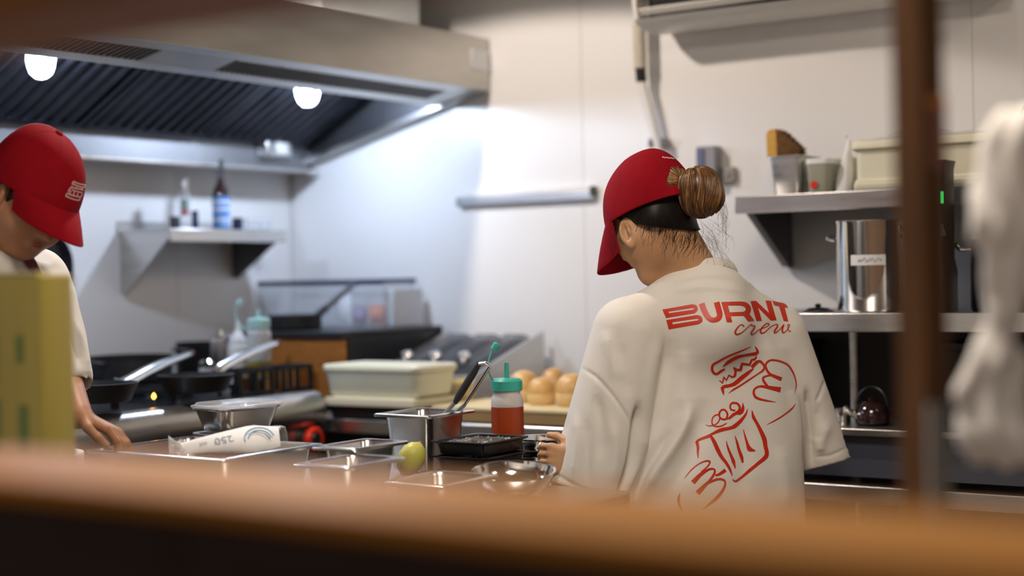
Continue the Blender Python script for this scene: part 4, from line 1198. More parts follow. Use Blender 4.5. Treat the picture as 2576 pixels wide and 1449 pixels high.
G().prism([(a.y + 0.024, zt + 0.001), (a.y + 0.026, zb2 - 0.012), (a.y + 0.018, zb2), (a.y - 0.004, zb2 + 0.002), (a.y - 0.008, zt + 0.001)], 'x', -0.215, -0.165).build('brush_block', YWOOD, t, bevel=0.003)
s = G()
for j in range(12):
    for i in range(5):
        zz = zt + 0.008 + (zb2 - zt - 0.012) * j / 11
        ln = 0.065 - 0.050 * max(0, (j - 3)) / 8.0 + 0.004 * math.sin(j * 3 + i)
        x = -0.210 + 0.040 * i / 4
        s.tube([(x, a.y - 0.005, zz), (x + 0.001, a.y - 0.005 - ln, zz - 0.004)], [0.0042, 0.0028], 5)
br = s.build('bristles', BRISTLE, t)
br['kind'] = 'stuff'
# white lidded tub, cream trays
def tub(px0, px1, pyt, xc, hx, m, lidm, name, label, dot=None):
    a, b = onx(px0, 465, xc - hx), onx(px1, 465, xc - hx)
    yc, hy = (a.y + b.y) / 2, abs(a.y - b.y) / 2
    zt = onx((px0 + px1) / 2, pyt, xc - hx).z
    t = thing(name, (xc, yc, z0), label, 'tub')
    H = zt - z0
    G().rrings([(hx * 0.82, hy * 0.80, 0.012, 0), (hx * 0.85, hy * 0.84, 0.014, 0.004), (hx * 0.97, hy * 0.97, 0.016, H - 0.014)], (xc, yc, z0), 4).build('tub_shell', m, t)
    G().rrings([(hx, hy, 0.016, H - 0.014), (hx, hy, 0.016, H - 0.002), (hx * 0.94, hy * 0.94, 0.014, H), (hx * 0.5, hy * 0.5, 0.01, H - 0.001)], (xc, yc, z0), 4).build('tub_lid', lidm, t)
    if dot:
        G().lathe([(0.010, 0), (0.010, 0.0015)], (xc - hx * 0.90 - 0.0015, yc + 0.01, z0 + 0.022), 16, axis=(-1, 0, 0)).build('red_sticker', RED, t)
    return t


tub(2024, 2086, 398, -0.235, 0.05, mat('frosted_grey_green', (0.36, 0.36, 0.28), 0.35), WHITEP, 'lidded_tub', 'small lidded tub with red dot next to the steel tub', True)
tub(2084, 2140, 395, -0.125, 0.045, CREAM, CREAM, 'cream_tub', 'small cream tub half behind the red-dotted tub')
# white plastic bag corner
q = onx(2118, 455, -0.24)
t = thing('plastic_bag', (-0.24, q.y, z0), 'crumpled white plastic bag beside the big cream bin', 'bag')
rr = []
zt = onx(2130, 352, -0.24).z
for k in range(8):
    u = k / 7
    w = 0.020 * (1 - u) ** 0.7 + 0.004
    rr.append([Vector((-0.24 + w * 0.8 * math.cos(a) * (1 + 0.2 * math.sin(3 * a + k)), q.y - 0.004 - 0.018 * u + w * math.sin(a) * (1 + 0.15 * math.cos(2 * a + k)), z0 + (zt - z0) * u)) for a in [2 * math.pi * j / 16 for j in range(16)]])
G().loft(rr).build('bag_body', WHITEP, t, smooth=70)
G().tube([rr[-1][0] + Vector((0, 0.004, -0.004)), rr[-1][0] + Vector((0, 0.010, 0.006)), rr[-1][4] + Vector((0, 0.002, 0.012))], 0.003, 6).build('bag_knot', WHITEP, t)
# big cream bin
xf = -0.296
a, b = onx(2142, 450, xf), onx(2494, 440, xf)
zt, zb3 = onx(2142, 356, xf).z, z0
yc, hy = (a.y + b.y) / 2, abs(a.y - b.y) / 2
t = thing('cream_bin', (-0.16, yc, z0), 'big cream rectangular plastic bin on the long shelf', 'bin')
hx = 0.125
H = zt - z0
G().rrings([(hx, hy, 0.016, 0.010), (hx, hy, 0.018, 0.024), (hx * 0.955, hy * 0.975, 0.02, 0.030), (hx * 0.955, hy * 0.975, 0.02, H - 0.026)], (-0.165, yc, z0), 4).build('bin_wall', CREAM, t, smooth=40)
G().rrings([(hx * 0.99, hy * 0.99, 0.016, 0.0), (hx * 1.02, hy * 1.01, 0.018, 0.006), (hx * 1.02, hy * 1.01, 0.018, 0.016), (hx * 0.99, hy * 0.99, 0.018, 0.020)], (-0.165, yc, z0 + 0.0005), 4).build('base_flange', CREAM, t, smooth=40)
G().rrings([(hx * 0.97, hy * 0.985, 0.016, H - 0.026), (hx * 1.06, hy * 1.02, 0.02, H - 0.020), (hx * 1.06, hy * 1.02, 0.02, H - 0.006), (hx * 1.03, hy * 1.0, 0.02, H)], (-0.165, yc, z0), 4).build('top_flange', CREAM, t, smooth=40)
# plastic film heaped on top of the bin
V = []
n1, n2 = 16, 8
for j in range(n2 + 1):
    for i in range(n1 + 1):
        u, v = i / n1, j / n2
        V.append((-0.165 - hx * 0.9 + 1.8 * hx * v, yc - hy * 0.92 + 1.84 * hy * u, z0 + H + 0.004 + 0.030 * math.sin(math.pi * u) * math.sin(math.pi * v) * (0.7 + 0.5 * math.sin(9 * u + 4 * v))))
nn = len(V)
V += [(x, y, z0 + H + 0.001) for x, y, z in V]
Fq = [(j * (n1 + 1) + i, j * (n1 + 1) + i + 1, (j + 1) * (n1 + 1) + i + 1, (j + 1) * (n1 + 1) + i) for j in range(n2) for i in range(n1)]
Fq += [tuple(nn + q for q in f[::-1]) for f in Fq]
tag(G().add(V, Fq).build('plastic_film', BAGM, smooth=70), 'thin clear plastic film heaped on the big cream bin', 'plastic film')
q = onx(2574, 305, -0.03)
pts = [Vector((-0.03, q.y - 0.03 + 0.035 * math.cos(a), q.z + 0.05 * math.sin(a))) for a in [2 * math.pi * k / 20 for k in range(20)]]
t = thing('green_cord', (-0.02, q.y - 0.03, q.z - 0.05), 'loop of green cord hanging on the wall at the right edge', 'cord')
G().tube(pts + [pts[0]], 0.004, 8).build('cord_loop', GREENC, t)
G().tube([(-0.0005, q.y - 0.03, q.z + 0.045), (-0.036, q.y - 0.03, q.z + 0.045)], 0.003, 8).build('nail', STEEL, t)

# ================================================================== steel shelving contents
z0 = 1.189
p = onx(2197, 770, -0.36)
r, H = 0.089, 0.228
sp = thing('stock_pot', (p.x, p.y, z0), 'tall steel stock pot with white label on the shelving', 'pot')
G().lathe([(r * 0.96, 0), (r, 0.006), (r, H - 0.006), (r * 1.03, H - 0.003), (r * 1.03, H), (r * 0.98, H), (r * 0.975, 0.010), (0.003, 0.008)], (p.x, p.y, z0), 48).build('pot_wall', CHROME, sp, smooth=45)
for s in (1, -1):
    d = Vector((0.25, 0.97 * s, 0)).normalized()
    e = Vector((-d.y, d.x, 0))
    c = Vector((p.x, p.y, z0 + H * 0.80)) + d * (r - 0.002)
    G().tube([Vector(q) for q in smooth_path([tuple(c - e * 0.035), tuple(c - e * 0.034 + d * 0.024 + Vector((0, 0, 0.004))), tuple(c + d * 0.034 + Vector((0, 0, 0.006))), tuple(c + e * 0.034 + d * 0.024 + Vector((0, 0, 0.004))), tuple(c + e * 0.035)], 5)], 0.0055, 10).build('pot_handle', CHROME, sp)
ang0 = math.atan2(CAM.y - p.y, CAM.x - p.x)
lab = []
for zz in (z0 + 0.116, z0 + 0.142):
    lab.append([Vector((p.x + (r + 0.0012) * math.cos(ang0 + a), p.y + (r + 0.0012) * math.sin(ang0 + a), zz)) for a in np.linspace(-0.62, 0.36, 14)])
lo = G().loft(lab, False, False, closed=False).build('paper_label', PAPER, sp)
s = G()
for k in range(9):
    a = 0.20 - 0.075 * k
    zz = z0 + 0.129 + 0.003 * math.sin(k * 2.3)
    s.tube([(p.x + (r + 0.0016) * math.cos(ang0 + a + da), p.y + (r + 0.0016) * math.sin(ang0 + a + da), zz + dz) for da, dz in ((0, -0.004), (0.02, 0.004), (0.035, -0.003), (0.05, 0.003))], 0.0007, 5)
wr = s.build('faded_writing', GREYINK, lo)
wr['kind'] = 'stuff'
# black tall pot right of the post
p = onx(2522, 775, -0.355)
t = thing('black_stock_pot', (p.x, p.y, z0), 'tall black pot with steel lid knob right of the wooden post', 'pot')
r, H = 0.074, 0.17
G().lathe([(r * 0.95, 0), (r, 0.008), (r, H), (r * 1.02, H + 0.003), (r * 0.96, H + 0.003), (r * 0.95, 0.010), (0.003, 0.008)], (p.x, p.y, z0), 40).build('pot_wall', BLACK, t, smooth=45)
for s in (1, -1):
    d = Vector((-0.35, 0.93 * s, 0)).normalized(); e = Vector((-d.y, d.x, 0))
    c = Vector((p.x, p.y, z0 + H * 0.88)) + d * (r - 0.002)
    G().tube([Vector(q) for q in smooth_path([tuple(c - e * 0.03), tuple(c - e * 0.028 + d * 0.024), tuple(c + d * 0.032 + Vector((0, 0, 0.012))), tuple(c + e * 0.028 + d * 0.024), tuple(c + e * 0.03)], 5)], 0.005, 10).build('pot_handle', CHROME, t)
G().lathe([(r * 0.99, H + 0.0035), (r * 0.9, H + 0.012), (r * 0.3, H + 0.026), (0.010, H + 0.028), (0.014, H + 0.045), (0.006, H + 0.050)], (p.x, p.y, z0), 32).build('pot_lid', BLACK, t)
# upright black appliance with a green light, behind the post
p = onx(2342, 770, -0.44)
t = thing('black_grinder', (p.x, p.y, z0), 'upright black appliance with green light behind the wooden post', 'appliance')
zt = onx(2385, 400, -0.46).z
G().rrings([(0.052, 0.043, 0.012, 0), (0.052, 0.043, 0.012, 0.10), (0.045, 0.038, 0.012, 0.13), (0.045, 0.040, 0.012, zt - z0 - 0.02), (0.048, 0.044, 0.012, zt - z0)], (p.x + 0.03, p.y, z0), 4).build('appliance_body', mat('dark_grey_metal', (0.030, 0.028, 0.028), 0.35, 0.3), t, bevel=0.0)
a = onx(2382, 498, p.x - 0.018)
G().box((p.x - 0.0185, p.y - 0.040, a.z - 0.012), (p.x - 0.0152, p.y - 0.033, a.z + 0.016)).build('status_light', LEDG, t, smooth=0)
G().tube([(p.x - 0.012, p.y - 0.03, z0 + 0.215), (p.x - 0.05, p.y - 0.045, z0 + 0.205), (p.x - 0.06, p.y - 0.055, z0 + 0.18)], 0.006, 8).build('spout', CHROME, t)
# dark lid lying on the shelf left of the stock pot
p = onx(2058, 776, -0.40)
t = thing('dark_pot_lid', (p.x, p.y, z0), 'small dark pot lid lying left of the stock pot', 'lid')
G().lathe([(0.036, 0), (0.037, 0.003), (0.024, 0.010), (0.006, 0.012), (0.009, 0.018), (0.004, 0.021)], (p.x, p.y, z0), 28).build('lid_disc', BLACK, t)
G().lathe([(0.0375, 0.0), (0.039, 0.0), (0.039, 0.003), (0.0375, 0.003)], (p.x, p.y, z0), 28, cap0=False, cap1=False).build('lid_rim', STEEL_D, t)
# middle shelf: dark crates and a kettle
z1 = 0.906
for (ya, yb, lab_) in ((-2.02, -1.78, 'dark plastic crate on the middle shelf beside the woman\'s sleeve'), (-2.78, -2.42, 'dark plastic crate on the middle shelf behind the wooden post')):
    t = thing('dark_crate', (-0.20, (ya + yb) / 2, z1), lab_, 'crate', 'dark crates')
    G().rrings([(0.12, abs(yb - ya) / 2 * 0.94, 0.01, 0), (0.13, abs(yb - ya) / 2, 0.012, 0.18), (0.136, abs(yb - ya) / 2 + 0.005, 0.012, 0.185), (0.136, abs(yb - ya) / 2 + 0.005, 0.012, 0.20), (0.126, abs(yb - ya) / 2 - 0.004, 0.012, 0.20), (0.116, abs(yb - ya) / 2 * 0.92, 0.01, 0.006)], (-0.18, (ya + yb) / 2, z1), 4).build('crate_shell', BLACKP, t, smooth=40)
    G().box((-0.322, (ya + yb) / 2 - 0.05, z1 + 0.10), (-0.300, (ya + yb) / 2 + 0.05, z1 + 0.125)).build('crate_handle', GREYP, t, bevel=0.004)
p = onx(2195, 1072, -0.40)
t = thing('black_kettle', (p.x, p.y, z1), 'round black kettle with arched handle on the middle shelf', 'kettle')
G().lathe([(0.036, 0), (0.042, 0.006), (0.043, 0.025), (0.034, 0.048), (0.020, 0.058), (0.008, 0.060), (0.010, 0.066), (0.004, 0.070)], (p.x, p.y, z1), 28).build('kettle_body', DARKGLASS, t)
G().tube([Vector((p.x, p.y + 0.040 * math.cos(a), z1 + 0.045 + 0.050 * math.sin(a))) for a in np.linspace(0.1, math.pi - 0.1, 12)], 0.004, 8).build('kettle_handle', BLACKP, t)
G().tube([(p.x - 0.02, p.y + 0.030, z1 + 0.022), (p.x - 0.045, p.y + 0.045, z1 + 0.038), (p.x - 0.052, p.y + 0.052, z1 + 0.050)], [0.010, 0.007, 0.005], 10).build('spout', CHROME, t)
p = onx(2120, 1068, -0.42)
t = thing('steel_cup', (p.x, p.y, z1), 'small polished steel cup left of the black kettle', 'cup')
G().lathe([(0.015, 0), (0.016, 0.003), (0.018, 0.040), (0.0165, 0.040), (0.0145, 0.005), (0.001, 0.004)], (p.x, p.y, z1), 20).build('cup_wall', CHROME, t)
G().lathe([(0.0162, 0.0402), (0.0192, 0.0402), (0.0192, 0.0418), (0.0162, 0.0418)], (p.x, p.y, z1), 20, cap0=False, cap1=False).build('cup_rim', CHROME, t)


# ================================================================== people: smooth bodies from distance fields
class Field:
    def __init__(self, lo, hi, h):
        self.lo = np.array(lo, np.float32)
        self.h = h
        self.n = np.ceil((np.array(hi) - np.array(lo)) / h).astype(int) + 1
        self.D = np.full(self.n, 0.2, np.float32)

    def _sl(self, lo, hi):
        i0 = np.clip(np.floor((np.array(lo) - self.lo) / self.h).astype(int), 0, self.n)
        i1 = np.clip(np.ceil((np.array(hi) - self.lo) / self.h).astype(int) + 1, 0, self.n)
        X = [(self.lo[a] + self.h * np.arange(i0[a], i1[a], dtype=np.float32)) for a in range(3)]
        return tuple(slice(i0[a], i1[a]) for a in range(3)), X[0][:, None, None], X[1][None, :, None], X[2][None, None, :]

    def op(self, fn, lo, hi, k=0.01, mode='add'):
        pad = k + 0.03
        sl, X, Y, Z = self._sl(np.array(lo) - pad, np.array(hi) + pad)
        d = fn(X, Y, Z)
        A = self.D[sl]
        if A.size == 0:
            return self
        if mode == 'add':
            h = np.clip(0.5 + 0.5 * (A - d) / k, 0, 1)
            self.D[sl] = A * (1 - h) + d * h - k * h * (1 - h)
        else:
            d = -d
            h = np.clip(0.5 - 0.5 * (A - d) / k, 0, 1)
            self.D[sl] = A * (1 - h) + d * h + k * h * (1 - h)
        return self

    def cone(self, a, b, ra, rb, k=0.02, mode='add'):
        a, b = np.array(a, np.float32), np.array(b, np.float32)
        ba = b - a
        bb = float(ba @ ba) + 1e-9

        def fn(X, Y, Z):
            px, py, pz = X - a[0], Y - a[1], Z - a[2]
            t = np.clip((px * ba[0] + py * ba[1] + pz * ba[2]) / bb, 0, 1)
            return np.sqrt((px - t * ba[0]) ** 2 + (py - t * ba[1]) ** 2 + (pz - t * ba[2]) ** 2) - (ra + (rb - ra) * t)
        r = max(ra, rb)
        return self.op(fn, np.minimum(a, b) - r, np.maximum(a, b) + r, k, mode)

    def ell(self, c, ax, rad, k=0.02, mode='add'):
        """ax: three unit vectors; rad: three radii"""
        c = np.array(c, np.float32)
        A = [np.array(v, np.float32) for v in ax]

        def fn(X, Y, Z):
            px, py, pz = X - c[0], Y - c[1], Z - c[2]
            q = [(px * v[0] + py * v[1] + pz * v[2]) for v in A]
            k0 = np.sqrt(sum((q[i] / rad[i]) ** 2 for i in range(3))) + 1e-6
            k1 = np.sqrt(sum((q[i] / rad[i] ** 2) ** 2 for i in range(3))) + 1e-6
            return k0 * (k0 - 1) / k1
        r = max(rad)
        return self.op(fn, c - r, c + r, k, mode)

    def torso(self, pts, left, fwd, ab, k=0.03, mode='add', ex=2.4):
        """elliptic column through pts (top to bottom); ab: half widths (lateral, front-back)"""
        P = np.array(pts, np.float32)
        zs = P[:, 2]
        o = np.argsort(zs)
        L, Fv = np.array(left, np.float32), np.array(fwd, np.float32)
        ab = np.array(ab, np.float32)

        def fn(X, Y, Z):
            cx = np.interp(Z, zs[o], P[o, 0]); cy = np.interp(Z, zs[o], P[o, 1])
            a = np.interp(Z, zs[o], ab[o, 0]); b = np.interp(Z, zs[o], ab[o, 1])
            px, py = X - cx, Y - cy
            u = np.abs(px * L[0] + py * L[1]) / a
            v = np.abs(px * Fv[0] + py * Fv[1]) / b
            q = (u ** ex + v ** ex + 1e-9) ** (1 / ex)
            d = (q - 1) * np.minimum(a, b)
            dz = np.maximum(zs.min() - Z, Z - zs.max())
            return np.maximum(d, dz + 0 * d)
        m = ab.max()
        return self.op(fn, P.min(0) - [m, m, 0], P.max(0) + [m, m, 0], k, mode)

    def plane_cut(self, p, n, lo, hi, k=0.004):
        """remove what lies beyond p in direction n, inside the box lo..hi"""
        p = np.array(p, np.float32); n = np.array(n, np.float32)
        sl, X, Y, Z = self._sl(lo, hi)
        d = (X - p[0]) * n[0] + (Y - p[1]) * n[1] + (Z - p[2]) * n[2]
        self.D[sl] = np.maximum(self.D[sl], d)
        return self

    def mesh(self, relax=2):
        D, lo, h = self.D, self.lo, self.h
        S = D < 0
        n = np.array(D.shape) - 1
        c = np.zeros(n, np.uint8)
        for dx in (0, 1):
            for dy in (0, 1):
                for dz in (0, 1):
                    c += S[dx:dx + n[0], dy:dy + n[1], dz:dz + n[2]]
        act = (c > 0) & (c < 8)
        idx = np.argwhere(act)
        vid = np.full(n, -1, np.int32)
        vid[act] = np.arange(len(idx))
        cor = [(0, 0, 0), (1, 0, 0), (0, 1, 0), (1, 1, 0), (0, 0, 1), (1, 0, 1), (0, 1, 1), (1, 1, 1)]
        V = np.stack([D[idx[:, 0] + a, idx[:, 1] + b, idx[:, 2] + g] for a, b, g in cor], 1)
        acc = np.zeros((len(idx), 3), np.float64); cnt = np.zeros(len(idx))
        for a, b in ((0, 1), (2, 3), (4, 5), (6, 7), (0, 2), (1, 3), (4, 6), (5, 7), (0, 4), (1, 5), (2, 6), (3, 7)):
            m = (V[:, a] < 0) != (V[:, b] < 0)
            t = V[m, a] / (V[m, a] - V[m, b])
            acc[m] += np.array(cor[a]) + t[:, None] * (np.array(cor[b]) - np.array(cor[a]))
            cnt[m] += 1
        P = lo + h * (idx + acc / cnt[:, None])
        Q = []
        for ax in range(3):
            b1, b2 = (ax + 1) % 3, (ax + 2) % 3
            sa = [slice(1, -1)] * 3; sb = [slice(1, -1)] * 3
            sa[ax] = slice(0, -1); sb[ax] = slice(1, None)
            e = S[tuple(sa)] != S[tuple(sb)]
            I = np.argwhere(e)
            I[:, b1] += 1; I[:, b2] += 1
            ins = S[I[:, 0], I[:, 1], I[:, 2]]
            quad = []
            for o1, o2 in ((-1, -1), (0, -1), (0, 0), (-1, 0)):
                J = I.copy(); J[:, b1] += o1; J[:, b2] += o2
                quad.append(vid[J[:, 0], J[:, 1], J[:, 2]])
            q = np.stack(quad, 1)
            q[~ins] = q[~ins][:, ::-1]
            Q.append(q)
        Q = np.concatenate(Q)
        Q = Q[(Q >= 0).all(1)]
        E = np.concatenate([Q[:, [0, 1]], Q[:, [1, 2]], Q[:, [2, 3]], Q[:, [3, 0]]])
        E = np.concatenate([E, E[:, ::-1]])
        deg = np.bincount(E[:, 0], minlength=len(P)).astype(float)
        for _ in range(relax):
            S3 = np.stack([np.bincount(E[:, 0], P[E[:, 1], a], len(P)) for a in range(3)], 1) / np.maximum(deg, 1)[:, None]
            P = P + 0.5 * (S3 - P)
        return P, Q


def normals(P, Q):
    a = np.cross(P[Q[:, 2]] - P[Q[:, 0]], P[Q[:, 3]] - P[Q[:, 1]])
    N = np.stack([sum(np.bincount(Q[:, i], a[:, c], len(P)) for i in range(4)) for c in range(3)], 1)
    return N / (np.linalg.norm(N, axis=1)[:, None] + 1e-12)


def np_mesh(name, P, Q, m, parent):
    off = np.zeros(3)
    p = parent
    while p is not None:
        off += np.array(p.location)
        p = p.parent
    me = bpy.data.meshes.new(name)
    P2 = (P - off).astype(np.float32)
    me.vertices.add(len(P2)); me.vertices.foreach_set('co', P2.ravel())
    me.loops.add(Q.size); me.loops.foreach_set('vertex_index', Q.astype(np.int32).ravel())
    me.polygons.add(len(Q)); me.polygons.foreach_set('loop_start', np.arange(0, Q.size, 4, dtype=np.int32))
    me.update(calc_edges=True)
    me.validate()
    me.shade_smooth()
    me.materials.append(m)
    o = bpy.data.objects.new(name, me)
    COL.objects.link(o)
    o.parent = parent
    return o


def folds(P, Q, lines):
    """press shallow folds into cloth: (polyline in picture coordinates, width, height) on the side that faces the hatch"""
    N = normals(P, Q)
    x, y, d = proj(P)
    toC = np.array(CAM) - P
    toC /= np.linalg.norm(toC, axis=1)[:, None]
    face = np.clip((np.sum(N * toC, 1) - 0.02) / 0.25, 0, 1)
    disp = np.zeros(len(P))
    for pts, w, amp in lines:
        amp = amp * (1.5 if w > 6 else 1.0)
        q = np.array(smooth_path(pts, 6))
        near = (x > q[:, 0].min() - 4 * w) & (x < q[:, 0].max() + 4 * w) & (y > q[:, 1].min() - 4 * w) & (y < q[:, 1].max() + 4 * w) & (face > 0)
        ii = np.nonzero(near)[0]
        if len(ii) == 0: continue
        pp = np.stack([x[ii], y[ii]], 1)
        best = np.full(len(ii), 1e9); tt = np.zeros(len(ii))
        for k in range(len(q) - 1):
            a, b = q[k], q[k + 1]
            ba = b - a
            t = np.clip(((pp - a) @ ba) / (ba @ ba + 1e-9), 0, 1)
            dd = np.linalg.norm(pp - a - t[:, None] * ba, axis=1)
            m = dd < best
            best[m] = dd[m]; tt[m] = (k + t[m]) / (len(q) - 1)
        taper = np.clip(np.minimum(tt, 1 - tt) * 5, 0, 1) * 0.85 + 0.15
        disp[ii] += amp * np.exp(-(best / w) ** 2) * taper
    return P + N * (disp * face)[:, None]


def frame(yaw, pitch, roll=0.0):
    f = Vector((math.cos(yaw) * math.cos(pitch), math.sin(yaw) * math.cos(pitch), -math.sin(pitch)))
    l = Vector((-math.sin(yaw), math.cos(yaw), 0))
    u = f.cross(l)
    R = Matrix.Rotation(roll, 3, f)
    return f, R @ l, R @ u


class Head:
    def __init__(self, O, yaw, pitch, roll=0.0, s=1.0):
        self.O = Vector(O); self.f, self.l, self.u = frame(yaw, pitch, roll); self.s = s

    def p(self, f, l, u):
        return self.O + (self.f * f + self.l * l + self.u * u) * self.s

    def sculpt(self, F, neck_base, neck_r=0.054, ear=(0.010, -0.026), drop=0.0):
        s = self.s
        ax = (self.f, self.l, self.u)
        F.ell(self.p(-0.012, 0, 0.030), ax, (0.094 * s, 0.074 * s, 0.086 * s), 0.02)
        F.ell(self.p(0.026, 0, -0.036), ax, (0.070 * s, 0.068 * s, 0.074 * s), 0.03)
        for sg in (1, -1):
            F.cone(self.p(0.008, sg * 0.054, -0.055), self.p(0.062, sg * 0.018, -0.092 - drop), 0.019 * s, 0.018 * s + drop * 0.2, 0.03)     # jaw line
            F.ell(self.p(0.050, sg * 0.044, -0.046), ax, (0.030 * s, 0.027 * s, 0.032 * s), 0.025)                        # cheek
        F.ell(self.p(0.072, 0, -0.098 - drop), ax, (0.016 * s, 0.018 * s, 0.014 * s), 0.02)                                     # chin
        F.cone(self.p(0.084, -0.026, 0.010), self.p(0.084, 0.026, 0.010), 0.010 * s, 0.010 * s, 0.02)                     # brow
        for sg in (1, -1):
            F.ell(self.p(0.090, sg * 0.031, -0.008), ax, (0.012 * s, 0.016 * s, 0.010 * s), 0.012, 'sub')
            F.ell(self.p(0.078, sg * 0.031, -0.009), ax, (0.012 * s, 0.014 * s, 0.010 * s), 0.006)
        F.cone(self.p(0.088, 0, -0.002), self.p(0.104, 0, -0.038), 0.007 * s, 0.009 * s, 0.012)                           # nose
        F.ell(self.p(0.104, 0, -0.041), ax, (0.011 * s, 0.011 * s, 0.009 * s), 0.008)
        for sg in (1, -1):
            F.ell(self.p(0.095, sg * 0.012, -0.044), ax, (0.008 * s, 0.007 * s, 0.006 * s), 0.006)
        F.cone(self.p(0.088, -0.014, -0.068), self.p(0.088, 0.014, -0.068), 0.007 * s, 0.007 * s, 0.012)                  # mouth
        F.cone(self.p(-0.030, 0, -0.040), neck_base, 0.048 * s, neck_r, 0.035)
        for sg in (1, -1):
            e0 = self.p(ear[0], sg * 0.078, ear[1])
            en = (self.l * sg + self.f * -0.42).normalized()
            ea = (self.u * 0.97 + self.f * -0.25); ea = (ea - en * ea.dot(en)).normalized()
            eb = en.cross(ea)
            F.ell(e0, (en, ea, eb), (0.0100 * s, 0.033 * s, 0.0195 * s), 0.006)
            F.cone(e0 - ea * 0.020 * s - en * 0.004, e0 - ea * 0.031 * s, 0.008 * s, 0.0075 * s, 0.006)
            F.ell(e0 + en * 0.0095 * s - ea * 0.001 * s + eb * (0.002 * sg), (en, ea, eb), (0.0105 * s, 0.0215 * s, 0.0110 * s), 0.003, 'sub')
            F.cone(e0 + en * 0.003 * s - ea * 0.008 * s - eb * (0.004 * sg), e0 + en * 0.005 * s + ea * 0.014 * s, 0.0032 * s, 0.0028 * s, 0.003)

    def face_parts(self, body, brow_m=None):
        s = self.s
        for sg in (1, -1):
            q = [self.p(0.0885, sg * 0.017, -0.0085), self.p(0.0915, sg * 0.030, -0.0105), self.p(0.0855, sg * 0.044, -0.0085)]
            G().tube([Vector(v) for v in smooth_path([tuple(v) for v in q], 5)], 0.0013, 6).build('eyelashes', EYEM, body)
            q = [self.p(0.0955, sg * 0.014, 0.014), self.p(0.0935, sg * 0.032, 0.018), self.p(0.083, sg * 0.048, 0.013)]
            G().tube([Vector(v) for v in smooth_path([tuple(v) for v in q], 5)], [0.002 + 0.001 * math.sin(math.pi * i / 10) for i in range(11)], 6).build('eyebrow', HAIRB, body)
        q = [self.p(0.0905, -0.019, -0.0685), self.p(0.0965, -0.006, -0.0675), self.p(0.0965, 0.006, -0.0675), self.p(0.0905, 0.019, -0.0685)]
        n = 16
        up = [Vector(v) for v in smooth_path([tuple(v) for v in q], 5)]
        rr = [0.0012 + 0.0030 * math.sin(math.pi * i / (len(up) - 1)) for i in range(len(up))]
        G().tube([v + self.u * 0.0026 for v in up], rr, 8).tube([v - self.u * 0.0034 for v in up], [r * 1.1 for r in rr], 8).build('lips', LIP, body)

    def cap(self, parent, m, a_f=0.113, a_l=0.094, height=0.130, opening=False, vdrop=0.055, vlen=0.074, vcurve=0.045, rimtilt=0.17):
        s = self.s
        H = {}
        NP, NT = 180, 60

        def rim(f):
            return 0.002 + rimtilt * f

        def crown(phi, th, off=0.0):
            ct, st_ = max(math.cos(th), 0.0) ** 0.70, math.sin(th) ** 1.04
            bf = a_f * (1.0 if math.cos(phi) > 0 else 0.985)
            f = math.cos(phi) * (bf + off) * ct - 0.006 - 0.022 * st_
            l = math.sin(phi) * (a_l + off) * ct
            r = rim(f) * (1 - st_)
            # soft slump of the cloth
            wob = 0.0022 * math.sin(3 * phi + 0.7) * math.sin(2 * th) + 0.0015 * math.sin(5 * phi + 2.0 + 3 * th) * math.sin(th * 1.6)
            u = r + (height + off) * st_
            # raised panel seams
            seam = 0.0
            for k in range(6):
                dphi = (phi - math.pi / 6 - k * math.pi / 3 + math.pi) % (2 * math.pi) - math.pi
                seam -= 0.0012 * math.exp(-(dphi * (0.25 + ct) / 0.018) ** 2)
            k = 1 + (wob + seam) / 0.1
            return f * k, l * k, u
        V, F = [], []
        for j in range(NT):
            th = (math.pi / 2) * j / NT
            for i in range(NP):
                V.append(crown(2 * math.pi * i / NP, th))
        V.append(crown(0, math.pi / 2)); V[-1] = (-0.028, 0, height)
        top = len(V) - 1
        for j in range(NT - 1):
            for i in range(NP):
                F.append((j * NP + i, j * NP + (i + 1) % NP, (j + 1) * NP + (i + 1) % NP, (j + 1) * NP + i))
        for i in range(NP):
            F.append(((NT - 1) * NP + i, (NT - 1) * NP + (i + 1) % NP, top))
        if opening:
            keep = []
            for fc in F:
                c = np.mean([V[i] for i in fc], 0)
                h = c[2] - rim(c[0])
                arch = (c[1] / 0.050) ** 2 + (max(h - 0.024, 0) / 0.042) ** 2
                if c[0] < 0 and arch < 1 and h > 0.020:
                    continue
                keep.append(fc)
            F = keep
        g = G().add([self.p(*v) for v in V], F)
        me_o = g.build('crown', m, parent, smooth=180)
        sd = me_o.modifiers.new('cloth', 'SOLIDIFY'); sd.thickness = 0.0022; sd.offset = -1
        G().lathe([(0.0085, -0.001), (0.0085, 0.003), (0.006, 0.006), (0.001, 0.0068)], self.p(-0.028, 0, height - 0.001), 18, axis=self.u).build('button', m, me_o)
        # stitched panel seams
        for k in range(6):
            phi = math.pi / 6 + k * math.pi / 3
            pts = []
            for j in range(2, 56):
                c = crown(phi, (math.pi / 2) * j / 58)
                h = c[2] - rim(c[0])
                if opening and c[0] < 0 and (c[1] / 0.050) ** 2 + (max(h - 0.024, 0) / 0.042) ** 2 < 1.08 and h > 0.018:
                    continue
                pts.append(self.p(*c))
            if len(pts) > 5:
                G().tube(pts, 0.0006, 5).build('panel_seam', CAPDARK, me_o)
        # visor
        NU, NV = 36, 12
        Vt, Fv = [], []
